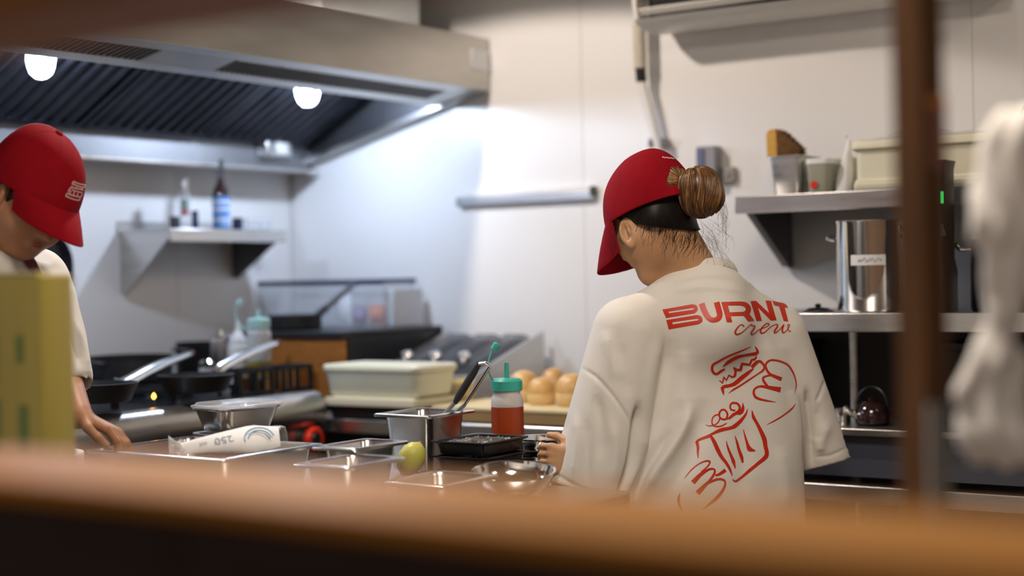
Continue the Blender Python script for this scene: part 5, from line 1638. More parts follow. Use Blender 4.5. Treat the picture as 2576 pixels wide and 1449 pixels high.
        for j in range(NV + 1):
            v = j / NV
            for i in range(NU + 1):
                ph = math.radians(-66 + 132 * i / NU)
                c = crown(ph, 0.03)
                w = math.cos(ph * 90 / 66 * math.pi / 180 * 180 / math.pi) if False else max(0.0, math.cos(ph * math.radians(90) / math.radians(70)))
                ext = vlen * (w ** 0.55) * v
                f = c[0] + ext * (0.92)
                l = c[1] * (1 - 0.10 * v)
                u = c[2] + 0.004 - vdrop * v * (0.55 + 0.45 * v) * (0.35 + 0.65 * w ** 0.5) - vcurve * (abs(l) / a_l) ** 2 * v * (1.0)
                Vt.append((f, l, u))
        n = len(Vt)
        lower = [(f - 0.001, l, u - 0.0030) for f, l, u in Vt]
        W = NU + 1
        for j in range(NV):
            for i in range(NU):
                Fv.append((j * W + i, j * W + i + 1, (j + 1) * W + i + 1, (j + 1) * W + i))
                Fv.append((n + j * W + i, n + (j + 1) * W + i, n + (j + 1) * W + i + 1, n + j * W + i + 1))
        for i in range(NU):
            Fv.append((NV * W + i, NV * W + i + 1, n + NV * W + i + 1, n + NV * W + i))
            Fv.append((i, n + i, n + i + 1, i + 1))
        for j in range(NV):
            Fv.append((j * W, (j + 1) * W, n + (j + 1) * W, n + j * W))
            Fv.append((j * W + NU, n + j * W + NU, n + (j + 1) * W + NU, (j + 1) * W + NU))
        vo = G().add([self.p(*v) for v in Vt + lower], Fv).build('visor', m, parent, smooth=50)
        return me_o, vo


def bvh_of(obj):
    dg = bpy.context.evaluated_depsgraph_get()
    ev = obj.evaluated_get(dg)
    me = ev.to_mesh()
    off = Vector((0, 0, 0))
    p = obj
    while p is not None:
        off += p.location
        p = p.parent
    t = BVHTree.FromPolygons([v.co + off for v in me.vertices], [tuple(p.vertices) for p in me.polygons])
    ev.to_mesh_clear()
    return t


def print_on(bvh, shapes, name, m, parent, lift=0.0008):
    """lay flat ink shapes onto cloth: each shape is a strip (list of left/right picture points)"""
    g = G()
    for left, right in shapes:
        n = len(left)
        wmax = max(math.hypot(a[0] - b[0], a[1] - b[1]) for a, b in zip(left, right))
        C = max(2, int(wmax / 3.0) + 1)
        grid, ok = [], True
        for k in range(n):
            row = []
            for c in range(C + 1):
                t = c / C
                x, y = left[k][0] * (1 - t) + right[k][0] * t, left[k][1] * (1 - t) + right[k][1] * t
                hit = bvh.ray_cast(CAM, ray(x, y).normalized())
                row.append(None if hit[0] is None else hit[0] + hit[1] * lift)
            grid.append(row)
        idx = {}
        V, F = [], []
        for k in range(n):
            for c in range(C + 1):
                if grid[k][c] is not None:
                    idx[(k, c)] = len(V); V.append(grid[k][c])
        for k in range(n - 1):
            for c in range(C):
                q = [(k, c), (k, c + 1), (k + 1, c + 1), (k + 1, c)]
                if all(i in idx for i in q):
                    F.append(tuple(idx[i] for i in q))
        g.add(V, F)
    return g.build(name, m, parent, smooth=180)


def stroke(pts, widths, sm=True, step=3.0):
    if sm and len(pts) > 2:
        n = 6
        c = np.array(smooth_path(pts, n))
        w = np.interp(np.linspace(0, len(pts) - 1, len(c)), np.arange(len(pts)), widths)
    else:
        c0 = np.array(pts, float)
        seg = [0]
        out, ww = [], []
        for i in range(len(c0) - 1):
            m = max(1, int(np.linalg.norm(c0[i + 1] - c0[i]) / step))
            for k in range(m):
                out.append(c0[i] + (c0[i + 1] - c0[i]) * k / m); ww.append(widths[i] + (widths[i + 1] - widths[i]) * k / m)
        out.append(c0[-1]); ww.append(widths[-1])
        c, w = np.array(out), np.array(ww)
    t = np.gradient(c, axis=0)
    t /= np.linalg.norm(t, axis=1)[:, None] + 1e-9
    nrm = np.stack([-t[:, 1], t[:, 0]], 1)
    return [tuple(p) for p in c + nrm * (w / 2)[:, None]], [tuple(p) for p in c - nrm * (w / 2)[:, None]]


def quadstrip(a, b, c, d, step=3.0):
    """quad with a-b the top edge and d-c the bottom edge"""
    n = max(2, int(max(math.dist(a, b), math.dist(d, c)) / step))
    L = [(a[0] + (b[0] - a[0]) * k / n, a[1] + (b[1] - a[1]) * k / n) for k in range(n + 1)]
    R = [(d[0] + (c[0] - d[0]) * k / n, d[1] + (c[1] - d[1]) * k / n) for k in range(n + 1)]
    return L, R


def strands(name, paths, rad, m, parent, seg=5, extra=()):
    g = G()
    fi = []
    rr0 = random.Random(len(paths))
    for pts in paths:
        fi.append(len(g.F))
        n = len(pts)
        g.tube(pts, [rad * (0.35 + 0.65 * math.sin(math.pi * (0.1 + 0.8 * i / (n - 1)))) for i in range(n)], seg)
    o = g.build(name, m, parent, smooth=180)
    if extra:
        for e in extra:
            o.data.materials.append(e)
        fi.append(len(o.data.polygons))
        for a, b in zip(fi[:-1], fi[1:]):
            k = rr0.randrange(len(extra) + 1)
            for q in range(a, b):
                o.data.polygons[q].material_index = k
    return o


def hand(F, wrist, palm_dir, across, normal, s=1.0, curl=0.6, thumb=1):
    """palm with five fingers; palm_dir: wrist to knuckles, across: towards the thumb side, normal: back of the hand"""
    pd, ac, nm = Vector(palm_dir).normalized(), Vector(across).normalized(), Vector(normal).normalized()
    w = Vector(wrist)
    for k in range(4):
        o = ac * ((1.5 - k) * 0.0185 * s)
        F.cone(w + pd * 0.012 + o * 0.75, w + pd * 0.078 * s + o, 0.0125 * s, 0.0105 * s, 0.012)
    L = [0.070, 0.078, 0.073, 0.058]
    for k in range(4):
        o = ac * ((1.5 - k) * 0.0190 * s)
        p = w + pd * 0.080 * s + o
        d = pd.copy()
        r = 0.0090 * s
        for j, fr in enumerate((0.45, 0.30, 0.25)):
            ang = curl * (0.55, 0.8, 0.6)[j]
            d = (d * math.cos(ang) - nm * math.sin(ang)).normalized()
            nmr = None
            q = p + d * L[k] * fr * s
            F.cone(p, q, r, r * 0.93, 0.004)
            p, r = q, r * 0.93
    tp = w + pd * 0.025 * s + ac * 0.022 * s
    t1 = tp + (pd * 0.55 + ac * 0.75 - nm * 0.25).normalized() * 0.038 * s
    t2 = t1 + (pd * 0.85 + ac * 0.30 - nm * 0.35).normalized() * 0.030 * s
    t3 = t2 + (pd * 0.95 + ac * 0.05 - nm * 0.35).normalized() * 0.024 * s
    F.cone(tp, t1, 0.0135 * s, 0.0105 * s, 0.012)
    F.cone(t1, t2, 0.0105 * s, 0.0095 * s, 0.004)
    F.cone(t2, t3, 0.0095 * s, 0.0080 * s, 0.004)


def legs(parent, hip, left, fwd, spread=0.085, r=0.085):
    """dark trousers and shoes, standing on the floor"""
    hip = Vector(hip)
    F = Field((hip.x - 0.35, hip.y - 0.35, 0.03), (hip.x + 0.35, hip.y + 0.35, hip.z + 0.12), 0.010)
    for sg in (1, -1):
        h = hip + left * (sg * spread)
        k = Vector((hip.x, hip.y, hip.z * 0.53)) + left * (sg * (spread + 0.012)) + fwd * 0.012
        a = Vector((hip.x, hip.y, 0.085)) + left * (sg * (spread + 0.02)) - fwd * 0.012
        F.cone(h, k, r, 0.062, 0.03); F.cone(k, a, 0.062, 0.052, 0.02)
    F.ell(hip + Vector((0, 0, 0.03)), (left, fwd, Vector((0, 0, 1))), (0.155, 0.11, 0.10), 0.04)
    P, Q = F.mesh(1)
    np_mesh('trousers', P, Q, TROUSER, parent)
    for sg in (1, -1):
        a = Vector((hip.x, hip.y, 0.045)) + left * (sg * (spread + 0.02)) - fwd * 0.012
        F = Field(np.array(a) - 0.25, np.array(a) + 0.25, 0.006)
        F.cone(a - fwd * 0.035, a + fwd * 0.13 - Vector((0, 0, 0.008)), 0.040, 0.036, 0.02)
        F.cone(a, a + Vector((0, 0, 0.06)), 0.042, 0.045, 0.02)
        F.plane_cut((0, 0, 0.002), (0, 0, -1), np.array(a) - 0.25, np.array(a) + 0.25)
        P, Q = F.mesh(1)
        np_mesh('shoe', P, Q, SHOE, parent)


# ------------------------------------------------------------------ the woman
tyaw = YAW + math.radians(25)
TF, TL, _ = frame(tyaw, 0)
UPV = Vector((0, 0, 1))
wom = thing('person', (at(1800, 1200, 3.48).x, at(1800, 1200, 3.48).y, 0), 'person in red cap and printed white T-shirt, seen from behind', 'person')
HW = Head(at(1638, 542, 3.47), YAW + math.radians(47), math.radians(30), 0.0, 1.03)
Nk = at(1762, 722, 3.50)
SL_, SR_ = at(1580, 838, 3.42), at(1948, 842, 3.60)
EL_, ER_ = at(1505, 1130, 3.40), at(2056, 1120, 3.66)
WL_ = at(1468, 1166, 3.35)
hipw = at(1795, 1235, 3.49)
# body: head, neck, chest, arms, hands as one skin
F = Field((min(SL_.x, WL_.x) - 0.22, -2.62, 0.78), (SR_.x + 0.26, -1.72, 1.62), 0.0030)
HW.sculpt(F, Nk, 0.058, ear=(0.020, -0.030), drop=0.016)
F.torso([at(1765, 760, 3.52), at(1775, 860, 3.54), at(1785, 1040, 3.52), hipw], TL, TF, [(0.10, 0.07), (0.15, 0.09), (0.13, 0.085), (0.15, 0.095)], 0.03)
F.cone(Nk, SL_, 0.045, 0.045, 0.03); F.cone(Nk, SR_, 0.045, 0.045, 0.03)
F.cone(SL_, EL_, 0.046, 0.038, 0.02); F.cone(EL_, WL_, 0.037, 0.026, 0.012)
WR_ = ER_ + TF * 0.20 - UPV * 0.02 + TL * 0.06
F.cone(SR_, ER_, 0.046, 0.038, 0.02); F.cone(ER_, WR_, 0.037, 0.026, 0.012)
pdl = (-CR * 0.85 + CF * 0.30 + CU * 0.10).normalized()
hand(F, WL_, pdl, (UPV * 0.75 + CF * 0.2).normalized(), (-CF * 0.8 + UPV * 0.25 - CR * 0.3).normalized(), 0.92, 1.05)
hand(F, WR_, TF - UPV * 0.3, (UPV * 0.6 + TL * 0.6).normalized(), -TL * 0.3 + UPV * 0.8, 0.92, 0.5)
P, Q = F.mesh(2)
wbody = np_mesh('body', P, Q, SKIN, wom)
HW.face_parts(wbody)
# T-shirt
F = Field((SL_.x - 0.30, -2.72, 0.64), (SR_.x + 0.28, -1.75, 1.40), 0.0036)
F.torso([at(1775, 735, 3.50), at(1778, 790, 3.52), at(1782, 880, 3.53), at(1788, 1020, 3.53), at(1790, 1180, 3.51), at(1790, 1400, 3.50)], TL, TF,
        [(0.08, 0.05), (0.145, 0.082), (0.195, 0.116), (0.216, 0.135), (0.222, 0.142), (0.228, 0.150)], 0.05, ex=2.25)
F.cone(at(1712, 752, 3.47), SL_ + UPV * 0.006, 0.058, 0.066, 0.05)
F.cone(at(1810, 756, 3.52), SR_ + UPV * 0.008, 0.062, 0.064, 0.05)
F.cone(at(1775, 738, 3.47), at(1790, 830, 3.44), 0.075, 0.085, 0.06)
F.cone(SL_, at(1482, 1260, 3.40), 0.080, 0.098, 0.012)
F.cone(SR_, at(2068, 1200, 3.66), 0.074, 0.080, 0.012)
# sleeve hems: cut across the arm and hollow out
nl = (-CR * 0.40 - CU * 0.90 - CF * 0.16).normalized()
hl = at(1462, 1246, 3.36)
sp_ = at(1480, 1235, 3.40)
d2 = np.array(sp_)
F.plane_cut(hl, nl, d2 - [0.20, 0.20, 0.22], d2 + [0.115, 0.05, 0.10])
F.cone(at(1485, 1185, 3.40), at(1472, 1330, 3.40), 0.070, 0.092, 0.004, 'sub')
nr = (CR * 0.24 - CU * 0.96 - CF * 0.10).normalized()
hr_ = at(2090, 1166, 3.62)
d2 = np.array(at(2066, 1170, 3.66))
xr = np.array(TL)
p = np.array(hr_, np.float32); n = np.array(nr, np.float32)
sl, X, Y, Z = F._sl(d2 - [0.12, 0.14, 0.22], d2 + [0.14, 0.12, 0.06])
dcut = (X - p[0]) * n[0] + (Y - p[1]) * n[1] + (Z - p[2]) * n[2]
cx = np.array(at(1790, 1180, 3.51))
lat = (X - cx[0]) * (-TL[0]) + (Y - cx[1]) * (-TL[1]) + 0 * Z        # only beyond the torso's right side
F.D[sl] = np.where(lat > 0.214, np.maximum(F.D[sl], dcut), F.D[sl])
F.cone(at(2066, 1120, 3.66), at(2072, 1230, 3.66), 0.062, 0.078, 0.004, 'sub')
# put the torso back where the sleeve hollows reached into it
F.torso([at(1790, 1000, 3.53), at(1790, 1180, 3.51), at(1790, 1400, 3.50)], TL, TF, [(0.205, 0.12), (0.214, 0.130), (0.225, 0.145)], 0.012, ex=2.25)
F.plane_cut((0, 0, 0.665), (0, 0, -1), (-3, -3, 0.6), (0, -1, 0.8))
P, Q = F.mesh(2)
P = folds(P, Q, [
    ([(1662, 840), (1648, 900), (1636, 970), (1626, 1060), (1610, 1150)], 15, 0.0060),
    ([(1690, 850), (1680, 930), (1668, 1020), (1650, 1110)], 20, -0.0050),
    ([(1738, 1010), (1722, 1070), (1690, 1130), (1650, 1190), (1600, 1280)], 16, 0.0105),
    ([(1775, 1000), (1762, 1080), (1730, 1160), (1680, 1240), (1640, 1300)], 24, -0.0065),
    ([(1690, 1080), (1650, 1140), (1612, 1200), (1580, 1260)], 14, -0.0070),
    ([(1716, 880), (1722, 960), (1718, 1030)], 20, 0.0035),
    ([(1606, 1020), (1600, 1080), (1586, 1170), (1552, 1270)], 9, -0.0160),
    ([(1620, 1080), (1606, 1160), (1578, 1250)], 12, 0.0050),
    ([(1560, 860), (1570, 930), (1585, 1000)], 16, -0.0030),
    ([(1520, 830), (1540, 900), (1560, 960)], 18, 0.0030),
    ([(1450, 1040), (1450, 1120), (1440, 1215)], 9, 0.0028),
    ([(1424, 1040), (1412, 1120), (1402, 1190)], 10, -0.0025),
    ([(1500, 990), (1514, 1070), (1512, 1160)], 14, -0.0035),
    ([(1540, 1060), (1550, 1140), (1540, 1220)], 13, 0.0035),
    ([(1476, 1050), (1482, 1130), (1476, 1220)], 10, -0.0020),
    ([(1705, 712), (1770, 700), (1850, 708)], 9, -0.0018),
    ([(1700, 732), (1780, 722), (1880, 735)], 8, 0.0015),
    ([(1930, 800), (1962, 860), (1985, 940), (1996, 1040)], 18, -0.0040),
    ([(1965, 880), (1992, 960), (2012, 1060), (2024, 1160)], 16, 0.0045),
    ([(2030, 980), (2038, 1060), (2040, 1165)], 9, -0.0120),
    ([(2060, 1010), (2052, 1080), (2054, 1110)], 12, -0.0035),
    ([(2085, 1060), (2065, 1110), (2062, 1140)], 14, 0.0040),
    ([(1860, 1060), (1870, 1150), (1862, 1260)], 22, -0.0030),
    ([(1960, 1120), (1975, 1200), (1980, 1290)], 20, 0.0035),
    ([(1462, 925), (1500, 950), (1545, 1000), (1575, 1045), (1592, 1080)], 4.5, -0.0035),
    ([(2080, 945), (2066, 985), (2052, 1015)], 4.5, -0.0030),
    ([(1384, 1182), (1430, 1212), (1495, 1242), (1560, 1268)], 4.0, -0.0025),
    ([(2046, 1150), (2090, 1146), (2132, 1126)], 4.0, -0.0025),
])
shirt = np_mesh('t_shirt', P, Q, SHIRT, wom)
# ribbed collar
cc_ = at(1768, 706, 3.495)
fdir = (TF * math.cos(math.radians(34)) - UPV * math.sin(math.radians(34))).normalized()
cup = TL.cross(fdir) * -1
if cup.z < 0: cup = -cup
rings = []
NS = 56
prof = [(-0.004, -0.010), (0.000, -0.012), (0.0035, -0.006), (0.0030, 0.006), (0.0005, 0.0105), (-0.003, 0.008)]
ringsV = []
for k, (dr, dh) in enumerate(prof + [prof[0]]):
    ringsV.append([cc_ + TL * ((0.078 + dr) * math.cos(2 * math.pi * i / NS)) + fdir * ((0.076 + dr) * math.sin(2 * math.pi * i / NS)) + cup * dh for i in range(NS)])
G().loft(ringsV, False, False).build('collar', SHIRT, wom, smooth=60)
# print on the back
bv = bvh_of(shirt)
ZA = lambda pts: [(1640 + x / 5.3675, 730 + y / 5.3675) for x, y in pts]
ZB = lambda pts: [(1680 + x / 3.22, 850 + y / 3.22) for x, y in pts]
KA, KB = 1 / 5.3675, 1 / 3.22
S = []
qa = lambda *p: S.append(quadstrip(*ZA(p)))
sa = lambda pts, w, sm=True: S.append(stroke(ZA(pts), [x * KA for x in (w if isinstance(w, (list, tuple)) else [w] * len(pts))], sm))
sb = lambda pts, w, sm=True: S.append(stroke(ZB(pts), [x * KB for x in (w if isinstance(w, (list, tuple)) else [w] * len(pts))], sm))
# BURNT
qa((140, 262), (212, 249), (246, 366), (190, 375)); qa((140, 262), (545, 190), (550, 238), (205, 292)); sa([(540, 214), (585, 226), (594, 262), (566, 288)], 48); qa((215, 312), (562, 263), (585, 311), (188, 375))
qa((193, 403), (264, 391), (292, 512), (225, 528)); qa((193, 403), (605, 336), (608, 385), (262, 433)); sa([(600, 360), (648, 372), (658, 410), (630, 432)], 50); qa((268, 462), (628, 408), (640, 458), (224, 528))
sa([(672, 180), (705, 270), (740, 340), (785, 390), (835, 404), (888, 388), (914, 345), (905, 280), (872, 164)], [78, 78, 76, 70, 66, 70, 76, 78, 78])
qa((935, 162), (1010, 158), (1084, 433), (1010, 433)); qa((935, 162), (1205, 153), (1212, 206), (960, 210)); sa([(1195, 180), (1262, 196), (1298, 245), (1286, 296), (1232, 320)], [54, 60, 70, 70, 52]); qa((1040, 301), (1245, 292), (1250, 346), (1055, 352)); qa((1225, 330), (1308, 318), (1380, 412), (1300, 424))
qa((1328, 149), (1402, 146), (1482, 412), (1410, 415)); qa((1345, 147), (1402, 146), (1680, 405), (1604, 407)); qa((1530, 140), (1605, 147), (1680, 406), (1606, 407))
qa((1622, 146), (1806, 184), (1836, 242), (1650, 206)); qa((1708, 200), (1786, 218), (1840, 425), (1776, 415))
# crew
sa([(1240, 492), (1222, 470), (1190, 470), (1150, 510), (1122, 565), (1138, 594), (1180, 588), (1240, 548), (1320, 472), (1350, 456)], [22, 14, 14, 20, 24, 20, 16, 12, 12, 10])
sa([(1350, 456), (1346, 480), (1386, 482), (1372, 520), (1340, 572), (1348, 596), (1390, 578), (1440, 532)], [10, 12, 16, 22, 24, 20, 14, 12])
sa([(1440, 532), (1500, 512), (1568, 478), (1574, 452), (1540, 452), (1484, 505), (1462, 556), (1482, 580), (1530, 560), (1600, 494), (1680, 456)], [10, 10, 12, 16, 14, 20, 24, 20, 14, 12, 10])
sa([(1680, 456), (1694, 482), (1652, 556), (1668, 574), (1722, 530), (1778, 462)], [12, 20, 22, 18, 12, 12])
sa([(1778, 462), (1758, 535), (1772, 574), (1812, 548), (1848, 496), (1858, 470), (1832, 466), (1838, 520), (1852, 556), (1876, 548)], [20, 24, 18, 12, 12, 12, 12, 12, 12, 10])
# burger held in a hand
KA, KB = KA * 1.15, KB * 1.15
sb([(672, 72), (605, 100), (540, 126), (470, 156), (402, 194), (366, 216), (358, 250), (370, 280), (396, 291), (430, 268), (462, 250)], [4, 10, 12, 12, 14, 16, 18, 18, 16, 18, 10])
sb([(448, 230), (490, 194), (560, 156), (620, 141), (690, 130), (722, 124)], [8, 24, 24, 16, 22, 26])
sb([(722, 124), (724, 106), (716, 88), (704, 66)], [24, 18, 12, 2])
sa([(908, 1215), (952, 1254), (968, 1168), (1004, 1218), (1036, 1144), (1080, 1172), (1116, 1158), (1128, 1104), (1100, 1036)], [6, 16, 14, 14, 16, 20, 30, 26, 6], False)
sa([(1100, 1036), (1150, 1075), (1196, 1072), (1214, 990), (1318, 1005), (1342, 940), (1384, 932), (1408, 895)], [8, 26, 34, 26, 26, 22, 26, 20], False)
sa([(1348, 1040), (1398, 986), (1446, 958), (1488, 984), (1518, 1040), (1490, 1088), (1430, 1130), (1300, 1215), (1200, 1282), (1100, 1342), (1030, 1392)], [40, 42, 30, 26, 28, 26, 16, 20, 20, 20, 3])
sa([(1368, 1056), (1290, 1120), (1200, 1190), (1120, 1258), (1050, 1286), (985, 1298), (948, 1314)], [16, 42, 50, 46, 36, 38, 36])
sa([(948, 1305), (952, 1340), (960, 1378), (970, 1422)], [40, 36, 26, 3])
sa([(1524, 1034), (1545, 982), (1590, 948), (1650, 944), (1740, 964), (1830, 1008), (1886, 1080), (1930, 1180), (1946, 1270), (1938, 1335), (1920, 1402)], [22, 24, 22, 20, 22, 24, 20, 16, 14, 10, 2])
sa([(1530, 1024), (1552, 1082), (1592, 1132), (1660, 1166), (1748, 1202)], [24, 26, 28, 36, 44])
sa([(1600, 1148), (1535, 1162), (1498, 1188), (1510, 1232), (1556, 1292)], [18, 22, 26, 28, 26])
sb([(912, 420), (850, 408), (790, 396), (742, 393), (706, 410), (694, 440), (706, 475), (742, 495), (800, 508), (876, 520)], [36, 28, 20, 14, 14, 16, 18, 16, 12, 2])
sb([(1032, 533), (1002, 574), (930, 630), (860, 672), (800, 702)], [3, 11, 9, 9, 2])
# fries box held in another hand
sb([(306, 704), (345, 713), (396, 694), (420, 652), (402, 622), (366, 642), (358, 690), (382, 716), (430, 714), (476, 690)], [3, 7, 8, 9, 9, 9, 9, 9, 9, 6])
sb([(472, 662), (482, 620), (464, 586), (436, 583), (416, 610), (422, 645), (452, 660), (494, 650)], [14, 14, 12, 12, 14, 12, 14, 8])
sb([(492, 655), (530, 622), (566, 600), (582, 565), (562, 532), (522, 527), (504, 550), (512, 580), (546, 588)], [16, 22, 20, 16, 14, 14, 12, 12, 10])
sb([(548, 606), (580, 606), (600, 590), (608, 560), (604, 524)], [16, 30, 28, 18, 2])
sb([(226, 850), (252, 826), (330, 796), (362, 776), (430, 746), (500, 731), (540, 714), (590, 670), (630, 618), (646, 574)], [14, 16, 22, 16, 26, 22, 28, 24, 14, 3])
sb([(236, 842), (245, 890), (243, 930), (247, 976)], [22, 20, 14, 4])
sb([(344, 790), (375, 842), (402, 902), (432, 960), (470, 1010), (500, 1060), (521, 1116)], [18, 26, 28, 24, 20, 18, 6])
sb([(680, 588), (692, 640), (720, 690), (750, 750), (780, 820), (790, 880), (800, 925), (790, 965), (720, 1025), (660, 1075), (600, 1125), (548, 1160), (522, 1145)], [6, 22, 20, 26, 32, 28, 28, 30, 22, 22, 16, 14, 5])
sb([(472, 834), (486, 890), (510, 950), (530, 1000), (545, 1056)], [4, 14, 18, 24, 6])
sb([(543, 794), (560, 850), (576, 910), (596, 965), (606, 1010)], [4, 16, 20, 24, 12])
sb([(610, 740), (626, 800), (644, 860), (662, 900), (708, 914)], [3, 12, 20, 34, 6])
sb([(135, 1140), (190, 1070), (260, 1016), (318, 996), (340, 1006), (322, 1040), (270, 1084)], [3, 8, 9, 12, 12, 10, 6])
sb([(203, 1172), (262, 1110), (330, 1066), (374, 1064), (376, 1098), (334, 1160), (292, 1202), (240, 1256)], [34, 26, 16, 12, 16, 18, 26, 38])
sb([(330, 1172), (400, 1145), (450, 1150), (464, 1182), (440, 1240), (390, 1300), (330, 1350), (275, 1392)], [16, 16, 14, 14, 20, 24, 14, 2])
sb([(384, 1114), (420, 1102), (466, 1070)], [12, 20, 26])
sb([(100, 1254), (88, 1300), (92, 1345), (110, 1390), (132, 1424)], [3, 20, 18, 12, 3])
print_on(bv, S, 'red_print', PRINT, shirt)
# cap, with the tiny stitched word above the opening
wcap = G().add([(0, 0, 0)], [])
cap_w, vis_w = HW.cap(wom, CAPRED, opening=True, vlen=0.088, vdrop=0.064)
bvc = bvh_of(cap_w)
S = []
for k in range(8):
    x = 1666 + k * 5.0
    y = 396 + 0.1 * (x - 1666) + (0.6 if k % 2 else 0)
    S.append(quadstrip((x, y - 2), (x + 3.6, y - 1.7), (x + 3.6, y + 1.3), (x, y + 1.0), 1.5))
print_on(bvc, S, 'stitched_word', mat('white_thread', (0.8, 0.66, 0.66), 0.7), cap_w, 0.0006)
# hair: dark nape under the cap
F = Field(np.array(HW.O) - 0.16, np.array(HW.O) + 0.16, 0.0026)
ax = (HW.f, HW.l, HW.u)
F.ell(HW.p(-0.013, 0, 0.028), ax, (0.0995, 0.0835, 0.0980), 0.01)
for sg in (1, -1):
    F.ell(HW.p(-0.030, sg * 0.045, -0.026), ax, (0.040, 0.036, 0.040), 0.02)
nb_ = HW.p(-0.030, 0, -0.040)
nd_ = (Nk - nb_).normalized()
F.cone(nb_ - HW.f * 0.003, nb_ + nd_ * 0.11, 0.0535, 0.0595, 0.02)
n1 = (HW.f * 0.66 - HW.u * 0.75).normalized()      # front and lower edge behind the ears
F.plane_cut(HW.p(0.020, 0, -0.004), n1, np.array(HW.O) - 0.2, np.array(HW.O) + 0.2)
F.plane_cut(HW.p(-0.05, 0, -0.094), -HW.u, np.array(HW.O) - 0.2, np.array(HW.O) + 0.2)
F.plane_cut(HW.p(0, 0, 0.055), HW.u, np.array(HW.O) - 0.2, np.array(HW.O) + 0.2)
P, Q = F.mesh(2)
hairo = np_mesh('hair', P, Q, HAIRB, wom)
# brown hair fanned out in the cap opening
rb = random.Random(5)
bc = at(1768, 484, 3.385)          # bun centre
root = at(1714, 466, 3.40)
paths = []
for k in range(90):
    a = math.pi * (k / 89)
    l0, u0 = 0.056 * math.cos(a), 0.010 + 0.066 * math.sin(a)
    base = HW.p(-0.013 - 0.1010 * math.sqrt(max(0.0, 1 - (l0 / 0.081) ** 2 - ((u0 - 0.028) / 0.099) ** 2)), l0, u0)
    mid = base.lerp(root, 0.5) - HW.f * (0.008 + 0.004 * rb.random())
    tgt = root + Vector((rb.uniform(-.006, .006), rb.uniform(-.006, .006), rb.uniform(-.012, .012)))
    paths.append([Vector(q) for q in smooth_path([tuple(base), tuple(mid), tuple(tgt)], 4)])
strands('pulled_hair', paths, 0.0040, HAIRL, wom, 5, (HAIRL2, HAIRL2))
# bun: strands running from pole to pole
A, B = at(1742, 420, 3.40), at(1786, 547, 3.385)
axis = (B - A).normalized()
e1 = (CR - axis * CR.dot(axis)).normalized()
e2 = axis.cross(e1)
ctr = (A + B) / 2 - CR * 0.002
half = (B - A).length / 2
g = G()
ring = []
for j in range(17):
    t = -1 + 2 * j / 16
    rr_ = 0.0425 * (max(0.0, 1 - abs(t) ** 2.6)) ** 0.5 + 0.0015
    ring.append([ctr + axis * (t * half * 0.97) + (e1 * (1.12 * math.cos(q)) + e2 * math.sin(q)) * rr_ for q in [2 * math.pi * i / 28 for i in range(28)]])
bun = G().loft(ring).build('hair_bun', HAIRL, wom, smooth=180)
paths = []
for k in range(170):
    q0 = rb.uniform(0, 2 * math.pi)
    sw = rb.uniform(0.25, 0.75)
    lo_, hi_ = rb.uniform(-0.98, -0.8), rb.uniform(0.8, 0.98)
    r0 = 0.0425 + rb.uniform(-0.001, 0.0015)
    pts = []
    for j in range(13):
        t = lo_ + (hi_ - lo_) * j / 12
        rr_ = r0 * (max(0.0, 1 - abs(t) ** 2.6)) ** 0.5 + 0.001
        q = q0 + sw * (t + 0.3 * t * t)
        pts.append(ctr + axis * (t * half * 0.98) + (e1 * (1.12 * math.cos(q)) + e2 * math.sin(q)) * rr_)
    paths.append(pts)
strands('bun_strands', paths, 0.0022, HAIRL, bun, 5, (HAIRL2, HAIRL3, HAIRL))
# twist at the root of the bun
tw = []
for k in range(26):
    a = 2 * math.pi * k / 26
    p0_ = root + (CU * math.cos(a) + CF * math.sin(a)) * 0.018
    p1_ = root.lerp(ctr, 0.45) + (CU * math.cos(a + 0.7) + CF * math.sin(a + 0.7)) * 0.034
    tw.append([Vector(q) for q in smooth_path([tuple(root - CR * 0.012 + (CU * math.cos(a - .4) + CF * math.sin(a - .4)) * 0.012), tuple(p0_), tuple(p1_)], 4)])
strands('bun_twist', tw, 0.0040, HAIRL, bun, 5, (HAIRL2, HAIRL3))
# loose hairs at the nape and beside the bun
rb = random.Random(11)
loose = []
for k in range(46):
    x0, y0 = rb.uniform(1752, 1800), rb.uniform(548, 606)
    dx, dy = rb.uniform(2, 52), rb.uniform(20, 96)
    z0_ = 3.44 + rb.uniform(-0.02, 0.02)
    pts = [at(x0, y0, z0_), at(x0 + dx * 0.45 + rb.uniform(-6, 10), y0 + dy * 0.35, z0_ - 0.01), at(x0 + dx + rb.uniform(-8, 8), y0 + dy * 0.75, z0_), at(x0 + dx * rb.uniform(0.5, 1.05), y0 + dy, z0_ + 0.01)]
    loose.append([Vector(q) for q in smooth_path([tuple(q) for q in pts], 5)])
for k in range(26):
    x0, y0 = rb.uniform(1795, 1818), rb.uniform(470, 540)
    dx, dy = rb.uniform(4, 26), rb.uniform(30, 110)
    pts = [at(x0, y0, 3.38), at(x0 + dx * 0.8, y0 + dy * 0.4, 3.38), at(x0 + dx, y0 + dy * 0.8, 3.39), at(x0 + dx * rb.uniform(0.2, 0.9), y0 + dy, 3.39)]
    loose.append([Vector(q) for q in smooth_path([tuple(q) for q in pts], 5)])
bvb = bvh_of(wbody)
wisps = []
bvh_h = bvh_of(hairo)
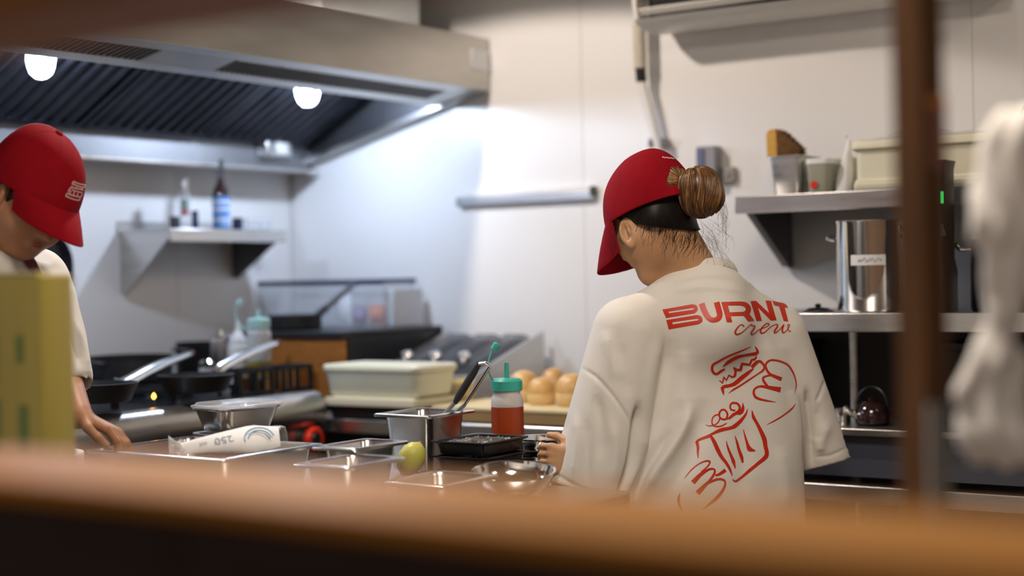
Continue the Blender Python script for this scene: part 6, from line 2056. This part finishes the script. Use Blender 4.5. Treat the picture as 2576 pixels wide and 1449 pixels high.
for k in range(150):
    x0 = rb.uniform(1600, 1785)
    y0 = 546 + (x0 - 1600) * 0.34 + rb.uniform(-22, 14)
    dx, dy = rb.uniform(-12, 4), rb.uniform(14, 34)
    pts = []
    for j in range(6):
        t = j / 5
        rd = ray(x0 + dx * t, y0 + dy * t).normalized()
        hb, hh_ = bvb.ray_cast(CAM, rd), bvh_h.ray_cast(CAM, rd)
        c = [h for h in (hb, hh_) if h[0] is not None and (h[0] - HW.O).length < 0.2]
        if c:
            h = min(c, key=lambda q: q[3])
            pts.append(h[0] + h[1] * 0.0006)
    if len(pts) > 4 and max((pts[i + 1] - pts[i]).length for i in range(len(pts) - 1)) < 0.02:
        wisps.append(pts)
ws = strands('hairline', wisps, 0.00035, HAIRB, hairo, 4)
ws['kind'] = 'stuff'
for k in range(34):
    x0, y0 = rb.uniform(1612, 1770), 0
    y0 = 566 + (x0 - 1612) * 0.30 + rb.uniform(-8, 10)
    dx, dy = rb.uniform(-22, 10), rb.uniform(20, 60)
    pts = []
    for j in range(7):
        t = j / 6
        h = bvb.ray_cast(CAM, ray(x0 + dx * t + 6 * math.sin(3 * t + k), y0 + dy * t).normalized())
        if h[0] is not None and (h[0] - HW.O).length < 0.25:
            pts.append(h[0] + h[1] * 0.0008)
    if len(pts) > 4:
        loose.append(pts)
for k in range(14):
    x0, y0 = rb.uniform(1540, 1556), rb.uniform(560, 610)
    pts = [at(x0, y0, 3.40), at(x0 + rb.uniform(-10, 4), y0 + 30, 3.40), at(x0 + rb.uniform(-4, 14), y0 + rb.uniform(50, 75), 3.40)]
    loose.append([Vector(q) for q in smooth_path([tuple(q) for q in pts], 5)])
lh_ = strands('loose_hairs', loose, 0.00022, HAIRB, wom, 4)
lh_['kind'] = 'stuff'
legs(wom, (hipw.x, hipw.y, 0.80), TL, TF, 0.082, 0.082)

# ------------------------------------------------------------------ the man
MF, ML, _ = frame(math.radians(-90), 0)
man = thing('person', (at(-15, 900, 3.24).x, at(-15, 900, 3.24).y, 0), 'person in red cap bending over the pans, facing right', 'person')
HM = Head(at(80, 484, 3.20), math.radians(-92), math.radians(36), math.radians(-14), 1.02)
Nm = at(-8, 648, 3.24)
SLm, SRm = at(84, 712, 3.37), at(-118, 712, 3.08)
ELm, ERm = at(152, 945, 3.32), at(-135, 945, 3.02)
WLm, WRm = at(196, 1044, 3.21), at(40, 1085, 2.90)
hipm = at(-22, 1235, 3.26)
allp = np.array([SLm, SRm, ELm, ERm, WLm, WRm, hipm, HM.O])
F = Field(allp.min(0) - [0.20, 0.22, 0.08], allp.max(0) + [0.20, 0.20, 0.16], 0.0036)
HM.sculpt(F, Nm, 0.062)
F.torso([at(-8, 715, 3.25), at(-10, 830, 3.26), at(-15, 1040, 3.26), hipm], ML, MF, [(0.12, 0.08), (0.16, 0.10), (0.15, 0.095), (0.15, 0.10)], 0.03)
F.cone(Nm, SLm, 0.05, 0.05, 0.03); F.cone(Nm, SRm, 0.05, 0.05, 0.03)
F.cone(SLm, ELm, 0.052, 0.043, 0.02); F.cone(ELm, WLm, 0.042, 0.029, 0.012)
F.cone(SRm, ERm, 0.052, 0.043, 0.02); F.cone(ERm, WRm, 0.042, 0.029, 0.012)
hand(F, WLm, (at(256, 1072, 3.22) - WLm), (-CR * 0.2 + CU * 0.2 - CF * 0.8).normalized(), (CU * 0.9 - CF * 0.2).normalized(), 0.98, 1.25)
hand(F, WRm, (at(110, 1100, 2.86) - WRm), (CU * 0.5 + CF * 0.6).normalized(), (CU * 0.7 - CF * 0.3).normalized(), 1.0, 0.6)
P, Q = F.mesh(2)
mbody = np_mesh('body', P, Q, SKIN2, man)
HM.face_parts(mbody)
F = Field(allp.min(0) - [0.24, 0.24, 0.14], allp.max(0) + [0.22, 0.22, -0.05], 0.005)
F.torso([at(-8, 680, 3.25), at(-8, 735, 3.25), at(-10, 850, 3.26), at(-12, 1040, 3.26), at(-15, 1300, 3.26)], ML, MF, [(0.10, 0.07), (0.165, 0.10), (0.195, 0.122), (0.198, 0.128), (0.20, 0.13)], 0.05)
F.cone(at(0, 685, 3.25), SLm, 0.066, 0.070, 0.05); F.cone(at(-20, 685, 3.22), SRm, 0.066, 0.070, 0.05)
em = SLm.lerp(ELm, 1.02); er = SRm.lerp(ERm, 1.02)
F.cone(SLm, em, 0.074, 0.066, 0.025); F.cone(SRm, er, 0.074, 0.066, 0.025)
nlm = ((ELm - SLm).normalized() * 0.9 + MF * -0.1).normalized()
hm_ = at(200, 968, 3.28)
F.plane_cut(hm_, nlm, np.array(ELm) - [0.075, 0.12, 0.16], np.array(ELm) + [0.14, 0.14, 0.06])
F.cone(SLm.lerp(ELm, 0.86), SLm.lerp(ELm, 1.3), 0.050, 0.062, 0.004, 'sub')
F.plane_cut((0, 0, 0.80), (0, 0, -1), (-4, -3, 0.5), (0, 0, 0.9))
P, Q = F.mesh(2)
P = folds(P, Q, [
    ([(96, 640), (130, 720), (170, 830)], 12, 0.003), ([(150, 740), (186, 850), (205, 930)], 10, -0.004), ([(60, 650), (80, 690), (95, 740)], 10, -0.003),
    ([(172, 944), (200, 948), (232, 940)], 4, -0.003), ([(185, 800), (210, 870), (222, 930)], 9, 0.003), ([(20, 650), (30, 680), (35, 720)], 9, 0.003)])
mshirt = np_mesh('t_shirt', P, Q, SHIRT, man)
# collar and apron strap
cm = at(0, 650, 3.235)
fdm = (MF * math.cos(math.radians(30)) - UPV * math.sin(math.radians(30))).normalized()
cum = ML.cross(fdm)
if cum.z < 0: cum = -cum
ringsV = [[cm + ML * ((0.080 + dr) * math.cos(2 * math.pi * i / NS)) + fdm * ((0.080 + dr) * math.sin(2 * math.pi * i / NS)) + cum * dh for i in range(NS)] for dr, dh in prof + [prof[0]]]
G().loft(ringsV, False, False).build('collar', SHIRT, man, smooth=60)
bvm = bvh_of(mshirt)
print_on(bvm, [stroke([(52, 600), (62, 640), (84, 680), (104, 730), (118, 800)], [22, 26, 24, 22, 20])], 'apron_strap', MAROON, man, 0.004)
cap_m, vis_m = HM.cap(man, CAPRED, a_f=0.112, a_l=0.092, height=0.128, opening=True, vdrop=0.034, vlen=0.080, vcurve=0.030)
bvc = bvh_of(cap_m)
ZE = lambda pts: [(140 + x / 16.1, 440 + y / 16.1) for x, y in pts]
S = []
se = lambda pts, w: S.append(stroke(ZE(pts), [w / 16.1] * len(pts), False, 1.2))
se([(700, 260), (850, 330), (1010, 380), (1190, 400)], 55); se([(665, 350), (820, 430), (990, 490), (1150, 510)], 60); se([(700, 265), (655, 400)], 50); se([(1195, 400), (1150, 520)], 50)
se([(600, 480), (760, 540), (900, 560), (1110, 620)], 60); se([(680, 470), (560, 560)], 50); se([(860, 500), (760, 560)], 50); se([(1080, 540), (950, 600)], 60)
se([(560, 560), (500, 690)], 60); se([(640, 590), (720, 640), (900, 680), (1080, 730)], 50)
for x in (560, 700, 850, 1010):
    se([(x + 50, 640 + (x - 560) * 0.3), (x, 760 + (x - 560) * 0.28)], 46)
se([(455, 740), (640, 820), (830, 870), (985, 890)], 58); se([(400, 850), (560, 930), (760, 1000), (935, 1030)], 60); se([(455, 740), (400, 860)], 50); se([(990, 890), (935, 1030)], 50)
print_on(bvc, S, 'stitched_emblem', EMBLEM, cap_m, 0.0010)
# dark hair around temple and nape
F = Field(np.array(HM.O) - 0.17, np.array(HM.O) + 0.17, 0.003)
ax = (HM.f, HM.l, HM.u)
F.ell(HM.p(-0.013, 0, 0.028), ax, (0.101, 0.0805, 0.099), 0.01)
F.cone(HM.p(-0.055, 0, -0.030), HM.p(-0.055, 0, -0.050), 0.056, 0.040, 0.02)
for sg in (1, -1):
    F.cone(HM.p(0.030, sg * 0.066, 0.000), HM.p(0.028, sg * 0.068, -0.022), 0.010, 0.006, 0.01)
n1 = (HM.f * 0.86 - HM.u * 0.50).normalized()
F.plane_cut(HM.p(0.036, 0, -0.018), n1, np.array(HM.O) - 0.2, np.array(HM.O) + 0.2)
F.plane_cut(HM.p(0, 0, 0.055), HM.u, np.array(HM.O) - 0.2, np.array(HM.O) + 0.2)
P, Q = F.mesh(2)
np_mesh('hair', P, Q, HAIRB, man)
legs(man, (hipm.x, hipm.y, 0.86), ML, MF, 0.09, 0.085)

# ================================================================== knotted white cloth hanging close to the hatch
ck = at(2490, 800, 1.80)
cl = thing('knotted_cloth', (ck.x, ck.y, at(2470, 1170, 1.80).z), 'knotted white cloth hanging at the right edge by the hatch', 'cloth')
F = Field(np.array(at(2520, 620, 1.80)) - 0.36, np.array(at(2520, 800, 1.80)) + 0.32, 0.004)
for (a, b, ra, rb_) in (((2570, 380), (2540, 560), 0.040, 0.034), ((2540, 560), (2535, 700), 0.034, 0.020), ((2600, 420), (2560, 700), 0.035, 0.022), ((2535, 700), (2520, 800), 0.018, 0.015),
                        ((2520, 810), (2500, 910), 0.016, 0.017), ((2500, 880), (2430, 985), 0.015, 0.014), ((2500, 950), (2475, 1090), 0.015, 0.026), ((2540, 900), (2540, 1100), 0.014, 0.022), ((2475, 1090), (2540, 1110), 0.026, 0.024)):
    F.cone(at(*a, 1.80), at(*b, 1.79), ra * 1.30, rb_ * 1.30, 0.006)
P, Q = F.mesh(2)
N = normals(P, Q)
x, y, d = proj(P)
P = P + N * (0.0030 * np.sin(x / 11.0 + np.sin(y / 50.0) * 2))[:, None]
np_mesh('cloth_folds', P, Q, CLOTHW, cl)
hk = at(2585, 330, 1.80)
top = P[P[:, 2].argmax()]
G().tube([tuple(top - np.array([0, 0, 0.01])), (top[0], top[1], top[2] + 0.05), (top[0] + 0.0, top[1], 2.59)], 0.004, 8).build('hanging_cord', WHITEP, cl)
